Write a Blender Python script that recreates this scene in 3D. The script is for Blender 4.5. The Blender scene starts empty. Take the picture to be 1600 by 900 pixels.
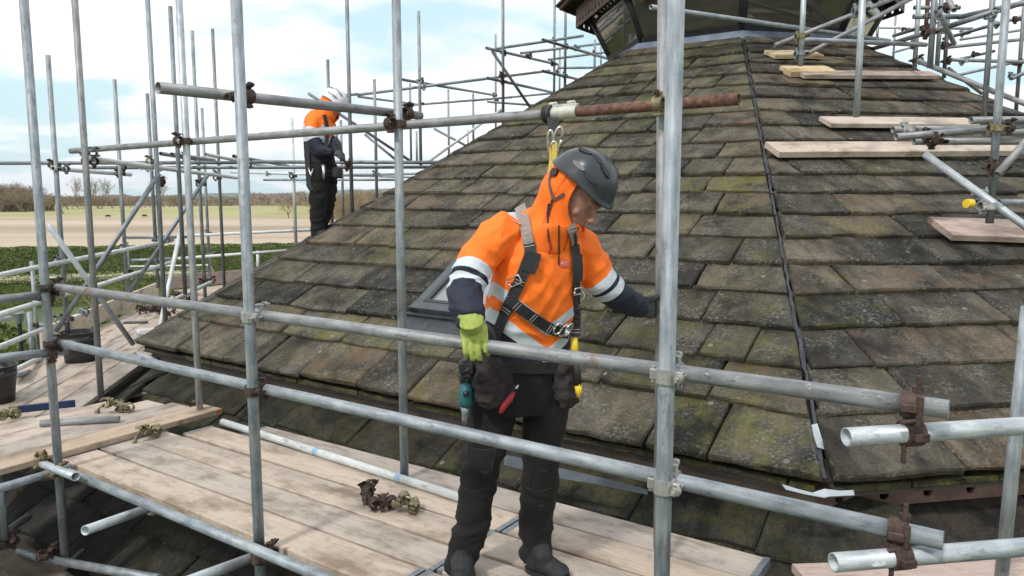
import bpy, bmesh, math, random
from mathutils import Vector, Matrix, noise
from mathutils.bvhtree import BVHTree
R_ = math.radians
S = bpy.context.scene
COL = S.collection
rnd = random.Random(7)

# ------------------------------------------------------------------ camera
F_PX = 1180.0
PITCH = math.atan(142 / F_PX)
CT, ST = math.cos(PITCH), math.sin(PITCH)
CAM_H = 1.6
cd = bpy.data.cameras.new("camera")
cam = bpy.data.objects.new("camera", cd)
COL.objects.link(cam)
cam.location = (0, 0, CAM_H)
cam.rotation_euler = (math.pi / 2 - PITCH, 0, 0)
cd.sensor_width = 36
cd.lens = F_PX / 1600 * 36
cd.clip_start = 0.05
cd.clip_end = 20000
S.camera = cam
S.render.resolution_x = 1024
S.render.resolution_y = 576

# ------------------------------------------------------------------ world and sun
SUN_EL, SUN_AZ = R_(48), R_(215)      # azimuth measured clockwise from +Y (the view direction)
w = bpy.data.worlds.new("World")
S.world = w
w.use_nodes = True
nt = w.node_tree
nt.nodes.clear()
def N(t, ty, **kw):
    n = t.nodes.new(ty)
    for k, v in kw.items():
        if k.startswith('_'): setattr(n, k[1:], v)
        else: n.inputs[k.replace('__', ' ')].default_value = v
    return n
out = N(nt, 'ShaderNodeOutputWorld')
bg = N(nt, 'ShaderNodeBackground', Strength=0.1)
sky = N(nt, 'ShaderNodeTexSky', _sky_type='NISHITA', _sun_disc=False)
sky.sun_elevation = SUN_EL
sky.sun_rotation = SUN_AZ
tc = N(nt, 'ShaderNodeTexCoord')
sep = N(nt, 'ShaderNodeSeparateXYZ')
nt.links.new(tc.outputs['Generated'], sep.inputs[0])
mx = N(nt, 'ShaderNodeMath', _operation='MAXIMUM'); mx.inputs[1].default_value = 0.0
nt.links.new(sep.outputs[2], mx.inputs[0])
ad = N(nt, 'ShaderNodeMath', _operation='ADD'); ad.inputs[1].default_value = 0.22
nt.links.new(mx.outputs[0], ad.inputs[0])
dv = N(nt, 'ShaderNodeVectorMath', _operation='DIVIDE')
nt.links.new(tc.outputs['Generated'], dv.inputs[0])
cb = N(nt, 'ShaderNodeCombineXYZ')
for i in range(3): nt.links.new(ad.outputs[0], cb.inputs[i])
nt.links.new(cb.outputs[0], dv.inputs[1])
mp = N(nt, 'ShaderNodeMapping'); mp.inputs['Location'].default_value = (3.1, 1.7, 0.4); mp.inputs['Scale'].default_value = (1.0, 1.25, 1.0)
nt.links.new(dv.outputs[0], mp.inputs[0])
nz = N(nt, 'ShaderNodeTexNoise', Scale=1.15, Detail=7.0, Roughness=0.52, Distortion=0.25)
nt.links.new(mp.outputs[0], nz.inputs['Vector'])
cr = N(nt, 'ShaderNodeValToRGB')
cr.color_ramp.elements[0].position = 0.40; cr.color_ramp.elements[0].color = (0, 0, 0, 1)
cr.color_ramp.elements[1].position = 0.49; cr.color_ramp.elements[1].color = (1, 1, 1, 1)
nt.links.new(nz.outputs[0], cr.inputs[0])
nz2 = N(nt, 'ShaderNodeTexNoise', Scale=2.6, Detail=6.0, Roughness=0.55)
nt.links.new(mp.outputs[0], nz2.inputs['Vector'])
cr2 = N(nt, 'ShaderNodeValToRGB')
cr2.color_ramp.elements[0].position = 0.34; cr2.color_ramp.elements[0].color = (10.2, 11.0, 12.0, 1)
cr2.color_ramp.elements[1].position = 0.52; cr2.color_ramp.elements[1].color = (13.6, 13.6, 13.6, 1)
nt.links.new(nz2.outputs[0], cr2.inputs[0])
skm = N(nt, 'ShaderNodeMix', _data_type='RGBA', _blend_type='MIX'); skm.inputs['Factor'].default_value = 0.72
nt.links.new(sky.outputs[0], skm.inputs[6]); skm.inputs[7].default_value = (9.4, 12.7, 13.4, 1)
mixc = N(nt, 'ShaderNodeMix', _data_type='RGBA')
nt.links.new(cr.outputs[0], mixc.inputs['Factor'])
nt.links.new(skm.outputs[2], mixc.inputs[6]); nt.links.new(cr2.outputs[0], mixc.inputs[7])
nt.links.new(mixc.outputs[2], bg.inputs['Color'])
nt.links.new(bg.outputs[0], out.inputs[0])

sl = bpy.data.lights.new("sun", 'SUN')
sl.energy = 2.6
sl.angle = R_(6)
sl.color = (1, 0.955, 0.9)
so = bpy.data.objects.new("sun", sl); COL.objects.link(so)
sd = Vector((math.sin(SUN_AZ) * math.cos(SUN_EL), math.cos(SUN_AZ) * math.cos(SUN_EL), math.sin(SUN_EL)))
so.rotation_euler = (-sd).to_track_quat('-Z', 'Y').to_euler()
so.location = sd * 40
vs = S.view_settings
vs.view_transform = 'Standard'; vs.look = 'None'; vs.gamma = 1; vs.exposure = -0.12
vs.use_curve_mapping = False

# ------------------------------------------------------------------ geometry of the place
def P(px, py, Z):
    """the point seen at px,py at depth Z in front of the camera"""
    x = (px - 800) / F_PX * Z; v = (py - 450) / F_PX * Z
    return Vector((x, Z * CT - v * ST, CAM_H - Z * ST - v * CT))
def PH(px, py, h):
    v = (py - 450) / F_PX
    return P(px, py, (CAM_H - h) / (ST + v * CT))
def Zy(Y, py):
    """height seen at row py on a vertical line standing Y ahead"""
    v = (py - 450) / F_PX
    return CAM_H + Y * (v * CT + ST) / (v * ST - CT)
def PPlane(px, py, o, n):
    c = Vector((0, 0, CAM_H)); d = P(px, py, 1) - c
    return c + d * ((o - c).dot(n) / d.dot(n))

Lc = Vector((-3.364, 6.705, .25)); Rc = Vector((1.456, 3.373, .25)); C0 = Vector((3.068, 10.858, .25))
APEX = 4.134
def octa(k, r=1.0, z=0.25):
    """corner k of the octagon: 0 = front right, 1 = front left, counting on round the left side"""
    v = Rc - C0
    a = -k * math.pi / 4
    q = Vector((v.x * math.cos(a) - v.y * math.sin(a), v.x * math.sin(a) + v.y * math.cos(a), 0))
    return Vector((C0.x + q.x * r, C0.y + q.y * r, z))
APO = 7.07
def face_frame(k):
    """roof face between corner k+1 (left) and corner k (right): origin at eave middle, u along the eave, v up the slope, n normal"""
    A, B = octa(k + 1), octa(k)
    u = (B - A).normalized(); m = (A + B) / 2
    v = (C0 + Vector((0, 0, APEX)) - m); sl_ = v.length; v.normalize()
    n = u.cross(v).normalized()
    return m, u, v, n, sl_, (B - A).length

# ------------------------------------------------------------------ helpers
WM = {}
def link(name, data, M, parent=None, label=None, cat=None, group=None, kind=None):
    o = bpy.data.objects.new(name, data)
    COL.objects.link(o)
    if M is None: M = Matrix.Identity(4)
    if isinstance(M, Vector): M = Matrix.Translation(M)
    WM[o.name] = M.copy()
    if parent is not None:
        o.parent = parent
        o.matrix_basis = WM[parent.name].inverted() @ M
    else:
        o.matrix_basis = M
    if label: o['label'] = label
    if cat: o['category'] = cat
    if group: o['group'] = group
    if kind: o['kind'] = kind
    return o
def thing(name, loc, label, cat, group=None):
    return link(name, None, Matrix.Translation(Vector(loc)), None, label, cat, group)
def mesh(name, verts, faces, mats=(), smooth=False, fm=None):
    me = bpy.data.meshes.new(name)
    me.from_pydata([tuple(v) for v in verts], [], faces)
    for m in mats: me.materials.append(m)
    if fm:
        for p, i in zip(me.polygons, fm): p.material_index = i
    if smooth:
        for p in me.polygons: p.use_smooth = True
    me.update()
    return me
class MB:
    def __init__(s): s.v = []; s.f = []; s.m = []; s.sm = []
    def add(s, vs, fs, mi=0, smooth=False):
        b = len(s.v); s.v += [Vector(v) for v in vs]
        for f in fs: s.f.append([i + b for i in f]); s.m.append(mi); s.sm.append(smooth)
    def box(s, c, sz, M=None, mi=0, bev=0.0):
        x, y, z = [q / 2 for q in sz]; c = Vector(c)
        if bev > 0:
            bm = bmesh.new(); bmesh.ops.create_cube(bm, size=1)
            for v in bm.verts: v.co = Vector((v.co.x * sz[0], v.co.y * sz[1], v.co.z * sz[2]))
            bmesh.ops.bevel(bm, geom=bm.edges[:], offset=bev, segments=1, affect='EDGES')
            vs = [v.co + c for v in bm.verts]; fs = [[v.index for v in f.verts] for f in bm.faces]
            bm.verts.index_update(); fs = [[v.index for v in f.verts] for f in bm.faces]; bm.free()
        else:
            vs = [c + Vector((a * x, b * y, d * z)) for a in (-1, 1) for b in (-1, 1) for d in (-1, 1)]
            fs = [(0, 1, 3, 2), (4, 6, 7, 5), (0, 4, 5, 1), (2, 3, 7, 6), (0, 2, 6, 4), (1, 5, 7, 3)]
        if M is not None: vs = [M @ v for v in vs]
        s.add(vs, fs, mi)
    def rod(s, a, b, r, n=10, mi=0, r2=None, cap=True):
        a = Vector(a); b = Vector(b); d = (b - a).normalized()
        x = d.orthogonal().normalized(); y = d.cross(x)
        if r2 is None: r2 = r
        vs = [a + (x * math.cos(t) + y * math.sin(t)) * r for t in [2 * math.pi * i / n for i in range(n)]]
        vs += [b + (x * math.cos(t) + y * math.sin(t)) * r2 for t in [2 * math.pi * i / n for i in range(n)]]
        s.add(vs, [(i, (i + 1) % n, n + (i + 1) % n, n + i) for i in range(n)], mi, True)
        if cap: s.add(vs, [list(range(n))[::-1], list(range(n, 2 * n))], mi)
    def poly_rod(s, pts, r, n=8, mi=0):
        vs, fs = sweep([Vector(p) for p in pts], [r if not isinstance(r, (list, tuple)) else r[i] for i in range(len(pts))], n)
        s.add(vs, fs, mi, True)
    def me(s, name, mats):
        me = mesh(name, s.v, s.f, mats, False, s.m)
        for p, q in zip(me.polygons, s.sm): p.use_smooth = q
        return me
def sweep(pts, rad, n=10, flat=None, up=None):
    """closed sweep with rounded frames"""
    vs = []; fs = []; K = len(pts)
    x = None
    for i, p in enumerate(pts):
        d = (pts[min(i + 1, K - 1)] - pts[max(i - 1, 0)]).normalized()
        if x is None:
            x = (up - d * up.dot(d)).normalized() if up else d.orthogonal().normalized()
        else: x = (x - d * x.dot(d)).normalized()
        y = d.cross(x)
        ra = rad[i] if not isinstance(rad[i], (tuple, list)) else rad[i][0]
        rb = rad[i] if not isinstance(rad[i], (tuple, list)) else rad[i][1]
        for k in range(n):
            t = 2 * math.pi * k / n
            vs.append(p + x * (ra * math.cos(t)) + y * (rb * math.sin(t)))
    for i in range(K - 1):
        for k in range(n):
            a = i * n + k; b = i * n + (k + 1) % n
            fs.append((a, b, b + n, a + n))
    fs.append(list(range(n))[::-1]); fs.append(list(range((K - 1) * n, K * n)))
    return vs, fs
def frame_mat(o, x, y, z):
    M = Matrix.Identity(4)
    for i, a in enumerate((x, y, z)):
        for j in range(3): M[j][i] = a[j]
    for j in range(3): M[j][3] = o[j]
    return M

# ------------------------------------------------------------------ materials
def newmat(name):
    m = bpy.data.materials.new(name); m.use_nodes = True
    t = m.node_tree; t.nodes.clear()
    o = N(t, 'ShaderNodeOutputMaterial'); b = N(t, 'ShaderNodeBsdfPrincipled')
    t.links.new(b.outputs[0], o.inputs[0])
    return m, t, b
def ramp(t, fac, stops):
    r = N(t, 'ShaderNodeValToRGB'); e = r.color_ramp.elements
    while len(e) < len(stops): e.new(0.5)
    for k, (p, c) in enumerate(stops):
        e[k].position = p; e[k].color = (*c, 1) if len(c) == 3 else c
    t.links.new(fac, r.inputs[0]); return r.outputs[0]
def mixn(t, fac, a, b, mode='MIX'):
    n = N(t, 'ShaderNodeMix', _data_type='RGBA', _blend_type=mode)
    for sck, v in ((n.inputs['Factor'], fac), (n.inputs[6], a), (n.inputs[7], b)):
        if isinstance(v, (int, float)): sck.default_value = v
        elif isinstance(v, tuple): sck.default_value = (*v, 1)
        else: t.links.new(v, sck)
    return n.outputs[2]
def mth(t, op, a, b=None, c=None, clamp=False):
    n = N(t, 'ShaderNodeMath', _operation=op); n.use_clamp = clamp
    for i, v in enumerate((a, b, c)):
        if v is None: continue
        if isinstance(v, (int, float)): n.inputs[i].default_value = v
        else: t.links.new(v, n.inputs[i])
    return n.outputs[0]
def coords(t, scale=(1, 1, 1), rand=True):
    tc = N(t, 'ShaderNodeTexCoord'); mp = N(t, 'ShaderNodeMapping'); mp.inputs['Scale'].default_value = scale
    src = tc.outputs['Object']
    if rand:
        oi = N(t, 'ShaderNodeObjectInfo'); ml = N(t, 'ShaderNodeVectorMath', _operation='MULTIPLY_ADD')
        cbn = N(t, 'ShaderNodeCombineXYZ')
        for i in range(3): t.links.new(oi.outputs['Random'], cbn.inputs[i])
        t.links.new(cbn.outputs[0], ml.inputs[0]); ml.inputs[1].default_value = (37.0, 91.0, 53.0)
        t.links.new(src, ml.inputs[2]); src = ml.outputs[0]
    t.links.new(src, mp.inputs[0]); return mp.outputs[0]
def tex(t, vec, scale, detail=4, rough=.55, dist=0.0):
    n = N(t, 'ShaderNodeTexNoise', Scale=scale, Detail=detail, Roughness=rough, Distortion=dist)
    t.links.new(vec, n.inputs['Vector']); return n.outputs[0]
def bump(t, b, h, strength=.3, dist=.01):
    n = N(t, 'ShaderNodeBump', Strength=strength, Distance=dist)
    t.links.new(h, n.inputs['Height']); t.links.new(n.outputs[0], b.inputs['Normal'])

def m_simple(name, col, rough=.6, metal=0.0, var=.25, scale=20, bmp=.1, bd=.003, dark=None):
    m, t, b = newmat(name)
    v = coords(t)
    n = tex(t, v, scale, 5)
    d = dark if dark else tuple(c * (1 - var) for c in col)
    l = tuple(min(1, c * (1 + var)) for c in col)
    t.links.new(ramp(t, n, [(.3, d), (.7, l)]), b.inputs['Base Color'])
    b.inputs['Roughness'].default_value = rough; b.inputs['Metallic'].default_value = metal
    if bmp: bump(t, b, tex(t, v, scale * 3, 3), bmp, bd)
    return m
def m_galv(name, light, dark, metal=.35, rough=.55, rust=0.0):
    m, t, b = newmat(name)
    vs_ = coords(t, (1, 1, .12)); v = coords(t)
    a = tex(t, vs_, 55, 6, .6); c = tex(t, v, 9, 5, .6); e = tex(t, v, 260, 3, .6)
    f = mth(t, 'MULTIPLY_ADD', a, .55, mth(t, 'MULTIPLY', c, .45))
    col = ramp(t, f, [(.36, dark), (.5, tuple((x + y) / 2 for x, y in zip(light, dark))), (.62, light)])
    spk = ramp(t, e, [(.60, (0, 0, 0)), (.70, (1, 1, 1))])
    col = mixn(t, mth(t, 'MULTIPLY', spk, .35), col, tuple(min(1, x * 1.5) for x in light))
    ds = ramp(t, tex(t, coords(t, (1, 1, .35)), 30, 7, .75), [(.57, (0, 0, 0)), (.66, (1, 1, 1))])
    col = mixn(t, mth(t, 'MULTIPLY', ds, .65), col, tuple(x * .45 for x in dark))
    sp_ = ramp(t, tex(t, v, 120, 4, .6), [(.64, (0, 0, 0)), (.67, (1, 1, 1))]); sw_ = ramp(t, tex(t, v, 5, 3), [(.5, (0, 0, 0)), (.6, (1, 1, 1))])
    col = mixn(t, mth(t, 'MULTIPLY', mth(t, 'MULTIPLY', sp_, sw_), .7), col, (.70, .69, .65))
    if rust > 0:
        rs = ramp(t, tex(t, v, 6, 8, .65), [(1 - rust - .08, (0, 0, 0)), (1 - rust + .03, (1, 1, 1))])
        col = mixn(t, rs, col, (.19, .085, .05))
        t.links.new(mth(t, 'MULTIPLY', mth(t, 'SUBTRACT', 1.0, rs), metal), b.inputs['Metallic'])
    else: b.inputs['Metallic'].default_value = metal
    t.links.new(col, b.inputs['Base Color'])
    t.links.new(mth(t, 'MULTIPLY_ADD', f, .35, rough - .15), b.inputs['Roughness'])
    bump(t, b, mth(t, 'MULTIPLY_ADD', a, 1.0, mth(t, 'MULTIPLY', e, .4)), .25, .0012)
    return m
GALV = m_galv('galvanised_steel', (.40, .435, .465), (.16, .19, .215))
GALV_B = m_galv('bright_galvanised_steel', (.56, .60, .63), (.30, .335, .365), .4, .48)
GALV_G = m_galv('weathered_grey_steel', (.36, .365, .375), (.16, .165, .175), .4, .55, .30)
GALV_D = m_galv('dull_dark_steel', (.30, .33, .35), (.13, .15, .17), .45, .5)
GALV_W = m_galv('chalky_white_steel', (.74, .76, .75), (.50, .53, .52), .15, .6)
RUST = m_simple('rusted_steel', (.145, .072, .052), .85, 0.0, .6, 38, .5, .002)
FIT_R = m_simple('rusty_fitting', (.075, .047, .038), .7, .3, .5, 40, .5, .003)
FIT_K = m_simple('dark_bolt_steel', (.045, .042, .042), .5, .6, .4, 60, .3, .002)
FIT_S = m_galv('zinc_fitting', (.56, .56, .53), (.27, .27, .255), .55, .42)
FIT_B = m_simple('brassy_fitting', (.22, .19, .11), .55, .5, .4, 60, .4, .002)
LEAD = m_simple('lead_flashing', (.22, .24, .27), .55, .35, .35, 8, .4, .01)
LEAD_D = m_simple('dark_lead', (.05, .053, .062), .5, .3, .4, 14, .4, .01)
DARKF = m_simple('dark_frame_paint', (.03, .031, .036), .4, 0, .3, 10, .1)
BEAM = m_simple('red_oxide_beam', (.16, .095, .08), .75, 0, .35, 12, .3, .004)
ROPEY = m_simple('yellow_rope', (.45, .33, .06), .8, 0, .4, 150, .6, .003)
BLACK = m_simple('black_webbing', (.022, .022, .025), .75, 0, .35, 90, .3, .001)
BLKPL = m_simple('black_plastic', (.02, .021, .023), .42, 0, .3, 18, .08)
STITCH = m_simple('white_stitching', (.6, .6, .58), .7, 0, .2, 60, 0)
GREYW = m_simple('grey_shoulder_pad', (.27, .235, .215), .8, 0, .2, 90, .3, .001)
SILV = m_simple('bare_metal', (.62, .62, .61), .3, .9, .2, 40, .1)
YEL = m_simple('yellow_plastic', (.75, .52, .03), .45, 0, .15, 20, 0)
RED = m_simple('red_handle', (.36, .025, .04), .5, 0, .2, 20, 0)
TEAL = m_simple('teal_tool_plastic', (.015, .105, .12), .5, 0, .3, 20, .1)
BLUEP = m_simple('blue_paint', (.012, .028, .085), .5, 0, .3, 12, .1)
SKIN = m_simple('skin', (.40, .20, .155), .62, 0, .22, 45, .2, .0015)
LIME = None
CLOTHO = m_simple('timber_underlay', (.045, .035, .028), .9, 0, .4, 12, .4, .01)
MORTAR = m_simple('eave_board_timber', (.095, .08, .07), .85, 0, .35, 8, .5, .01)
CLEAR = None

def m_wood(name, tones, grain=.6):
    m, t, b = newmat(name)
    oi = N(t, 'ShaderNodeObjectInfo')
    base = ramp(t, oi.outputs['Random'], tones)
    g = tex(t, coords(t, (.9, 16, 16)), 7, 8, .62, .35)
    fine = tex(t, coords(t, (3, 90, 90)), 6, 5, .6)
    st = tex(t, coords(t, (.8, 1.6, 1)), 3.2, 6, .62)
    col = mixn(t, 1.0, base, ramp(t, g, [(.30, (.74, .70, .67)), (.50, (1, 1, 1)), (.72, (1.08, 1.06, 1.04))]), 'MULTIPLY')
    col = mixn(t, .7, col, ramp(t, fine, [(.28, (.86, .84, .82)), (.55, (1.02, 1.01, 1.0))]), 'MULTIPLY')
    col = mixn(t, .95, col, ramp(t, st, [(.34, (.50, .45, .41)), (.50, (.98, .98, .98)), (.68, (1.08, 1.06, 1.05))]), 'MULTIPLY')
    kn = N(t, 'ShaderNodeTexVoronoi', Scale=2.3); kn.feature = 'F1'
    t.links.new(coords(t, (.75, 2.2, 1)), kn.inputs['Vector'])
    kk = ramp(t, kn.outputs['Distance'], [(.035, (1, 1, 1)), (.06, (0, 0, 0))])
    col = mixn(t, mth(t, 'MULTIPLY', kk, .55), col, (.16, .10, .07))
    ft = ramp(t, tex(t, coords(t, (1, 1, 1)), 9, 8, .78), [(.54, (0, 0, 0)), (.66, (1, 1, 1))])
    col = mixn(t, mth(t, 'MULTIPLY', ft, .55), col, (.20, .165, .135))
    t.links.new(col, b.inputs['Base Color']); b.inputs['Roughness'].default_value = .82
    bump(t, b, mth(t, 'MULTIPLY_ADD', g, .8, mth(t, 'MULTIPLY', fine, .5)), .45, .003)
    return m
WOOD = m_wood('scaffold_board_timber', [(0, (.45, .37, .30)), (.3, (.50, .43, .37)), (.5, (.38, .335, .30)), (.75, (.53, .46, .40)), (1, (.45, .35, .26))])
WOOD_D = m_wood('dirty_board_timber', [(0, (.19, .15, .12)), (1, (.26, .21, .175))])
WOOD_N = m_wood('fresh_board_timber', [(0, (.62, .48, .28)), (1, (.58, .46, .30))])
WOOD_T = m_wood('pale_toe_board_timber', [(0, (.60, .52, .42)), (1, (.66, .58, .48))])
WOOD_P = m_wood('pink_grey_board_timber', [(0, (.42, .33, .29)), (1, (.47, .37, .33))])

def m_slate():
    m, t, b = newmat('stone_slate')
    oi = N(t, 'ShaderNodeObjectInfo'); sp = N(t, 'ShaderNodeSeparateColor'); t.links.new(oi.outputs['Color'], sp.inputs[0])
    v = coords(t)
    v2 = coords(t, (1.0, .45, 1.0))
    base = ramp(t, sp.outputs[1], [(0, (.026, .026, .027)), (.25, (.060, .056, .050)), (.5, (.092, .083, .069)), (.75, (.122, .106, .084)), (1, (.175, .130, .088))])
    big = tex(t, v, 3.2, 6, .62)
    mid = tex(t, v2, 13, 9, .74, .3)
    fine = tex(t, v, 75, 6, .75)
    col = mixn(t, 1.0, base, ramp(t, big, [(.32, (.34, .35, .37)), (.47, (.92, .92, .92)), (.66, (1.40, 1.33, 1.18))]), 'MULTIPLY')
    col = mixn(t, 1.0, col, ramp(t, mid, [(.32, (.50, .50, .51)), (.5, (1, 1, 1)), (.68, (1.42, 1.38, 1.30))]), 'MULTIPLY')
    col = mixn(t, .85, col, ramp(t, fine, [(.32, (.38, .38, .38)), (.55, (1.1, 1.1, 1.08)), (.75, (1.7, 1.65, 1.55))]), 'MULTIPLY')
    sn = ramp(t, tex(t, coords(t, (1.3, .8, 1)), 2.6, 4, .5), [(.40, (.36, .36, .38)), (.56, (1, 1, 1))])
    col = mixn(t, .85, col, sn, 'MULTIPLY')
    # rusty brown bloom on some stones
    rb = ramp(t, tex(t, v, 4.5, 5, .6), [(.46, (0, 0, 0)), (.60, (1, 1, 1))])
    col = mixn(t, mth(t, 'MULTIPLY', rb, sp.outputs[2]), col, (.15, .098, .062))
    # moss and algae: yellow-green, patchy
    mo = ramp(t, tex(t, v, 5.5, 8, .7), [(.44, (0, 0, 0)), (.62, (1, 1, 1))])
    mf = mth(t, 'MULTIPLY', mth(t, 'MULTIPLY', mo, sp.outputs[0]), ramp(t, fine, [(.3, (.25,) * 3), (.6, (1,) * 3)]))
    col = mixn(t, mf, col, (.145, .145, .028))
    # pale lichen crust: speckle clusters and rings
    vo = N(t, 'ShaderNodeTexVoronoi', Scale=34); t.links.new(v, vo.inputs['Vector'])
    cl = ramp(t, tex(t, v, 5, 6, .7), [(.46, (0, 0, 0)), (.60, (1, 1, 1))])
    sp1 = ramp(t, vo.outputs['Distance'], [(.22, (1, 1, 1)), (.40, (0, 0, 0))])
    sp2 = ramp(t, tex(t, v, 48, 8, .85), [(.52, (0, 0, 0)), (.57, (1, 1, 1))])
    lf = mth(t, 'MULTIPLY', oi.outputs['Alpha'], mth(t, 'MULTIPLY', cl, mth(t, 'MULTIPLY_ADD', sp1, .25, mth(t, 'MULTIPLY', sp2, .6))))
    col = mixn(t, lf, col, (.30, .29, .25))
    vr = N(t, 'ShaderNodeTexVoronoi', Scale=8); t.links.new(v, vr.inputs['Vector'])
    ring = ramp(t, vr.outputs['Distance'], [(.0, (.4,) * 3), (.10, (1, 1, 1)), (.15, (0, 0, 0))])
    vsel = ramp(t, vr.outputs['Color'], [(.78, (0, 0, 0)), (.80, (1, 1, 1))])
    col = mixn(t, mth(t, 'MULTIPLY', mth(t, 'MULTIPLY', ring, vsel), .6), col, (.33, .33, .30))
    t.links.new(col, b.inputs['Base Color'])
    b.inputs['Roughness'].default_value = .88
    b.inputs['Specular IOR Level'].default_value = .3
    h = mth(t, 'MULTIPLY_ADD', mid, 1.0, mth(t, 'MULTIPLY', fine, .5))
    h = mth(t, 'MULTIPLY_ADD', lf, .15, h)
    bump(t, b, h, 1.0, .016)
    return m
SLATE = m_slate()
def m_leaf(name, a, b_, rough=.7, scale=.6):
    m, t, b = newmat(name)
    g = N(t, 'ShaderNodeNewGeometry')
    f = mth(t, 'MULTIPLY_ADD', g.outputs['Random Per Island'], .6, mth(t, 'MULTIPLY', tex(t, coords(t), scale, 5), .5))
    t.links.new(ramp(t, f, [(.15, a), (.85, b_)]), b.inputs['Base Color'])
    b.inputs['Roughness'].default_value = rough
    return m
HEDGE = m_leaf('hedge_leaves', (.04, .065, .012), (.14, .18, .04))
SHRUB = m_leaf('variegated_lit_leaves', (.06, .08, .03), (.52, .50, .30))
TWIG = m_leaf('bare_twigs', (.20, .15, .11), (.34, .27, .20), .9)
TWIG2 = m_leaf('pale_twigs', (.20, .15, .085), (.34, .27, .16), .9)

def m_ground(name, stops, scale, stretch=(1, 1, 1), d=8):
    m, t, b = newmat(name)
    v = coords(t, stretch, False)
    n = tex(t, v, scale, d, .6)
    n2 = tex(t, v, scale * 14, 6, .6)
    f = mth(t, 'MULTIPLY_ADD', n, .75, mth(t, 'MULTIPLY', n2, .25))
    t.links.new(ramp(t, f, stops), b.inputs['Base Color']); b.inputs['Roughness'].default_value = .95
    return m
M_GRASS = m_ground('grass_field', [(.35, (.25, .235, .09)), (.5, (.34, .315, .14)), (.65, (.39, .36, .17))], .02, (1, .35, 1))
M_PLOUGH = m_ground('ploughed_soil', [(.34, (.27, .205, .14)), (.50, (.42, .335, .245)), (.62, (.48, .39, .29))], .022, (.3, 1.5, 1))
M_LAWN = m_ground('lawn', [(.35, (.05, .08, .02)), (.65, (.10, .13, .035))], .3)
M_PLOUGH = m_ground('ploughed_soil_furrows', [(.36, (.29, .22, .155)), (.50, (.42, .335, .245)), (.60, (.47, .385, .29))], .035, (.12, 1.0, 1), 10)
M_HILL = m_ground('moorland', [(.4, (.05, .07, .05)), (.6, (.08, .10, .07))], .002)
M_BRICK = m_simple('house_wall', (.34, .25, .21), .9, 0, .2, .4, 0)
M_WHITE = m_simple('white_render', (.68, .66, .62), .9, 0, .15, .3, 0)
M_ROOFT = m_simple('house_roof', (.15, .11, .10), .9, 0, .3, .4, 0)
M_GLASSD = m_simple('dark_window_glass', (.03, .035, .04), .1, 0, .2, 2, 0)

# ------------------------------------------------------------------ setting: ground, fields, hills
GZ = -5.0
def sheet(name, pts, z, mat, kind='structure'):
    me = mesh(name, [(x, y, z) for x, y in pts], [list(range(len(pts)))], [mat])
    return link(name, me, None, kind=kind)
sheet('grass_ground', [(-9000, -3000), (9000, -3000), (9000, 13500), (-9000, 13500)], GZ, M_GRASS)
sheet('ploughed_field', [(-330, 62), (400, 62), (420, 120), (330, 232), (40, 240), (-120, 252), (-320, 262)], GZ + .05, M_PLOUGH)
sheet('garden_lawn', [(-80, -40), (60, -40), (60, 58), (-80, 58)], GZ + .1, M_LAWN)
HAZE = 0.00005
# low hills on the horizon
hz = MB(); hz.box((0, 3000, (GZ - 2 + 420) / 2), (19800, 22800, 420 - (GZ - 2)))
mh = bpy.data.materials.new('haze_air'); mh.use_nodes = True; th_ = mh.node_tree; th_.nodes.clear()
oh = N(th_, 'ShaderNodeOutputMaterial'); pv = N(th_, 'ShaderNodeVolumePrincipled'); pv.inputs['Color'].default_value = (.80, .90, 1.0, 1); pv.inputs['Density'].default_value = HAZE
th_.links.new(pv.outputs[0], oh.inputs['Volume'])
link('haze', hz.me('haze', [mh]), None, kind='stuff')
def hills():
    n = 140; vs = []; fs = []
    for i in range(n + 1):
        x = -7000 + 14000 * i / n
        h = 60 + 120 * max(0, noise.fractal(Vector((x * .0006 + 3, 0, 0)), 1, 2, 4) + .35) * (1 if x > -3800 else .5)
        h *= max(.15, min(1, (x + 4200) / 1500)) if x < 0 else 1
        for j, (yy, k) in enumerate(((7200, 0), (8200, .75), (9300, 1.0), (11000, 0))):
            vs.append((x, yy, GZ + (h + 4 * noise.noise(Vector((x * .004, j, 1)))) * k - (2 if k == 0 else 0)))
    for i in range(n):
        for j in range(3):
            a = i * 4 + j; fs.append((a, a + 4, a + 5, a + 1))
    link('far_hills', mesh('far_hills', vs, fs, [M_HILL], True), None, kind='structure')
hills()

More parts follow.
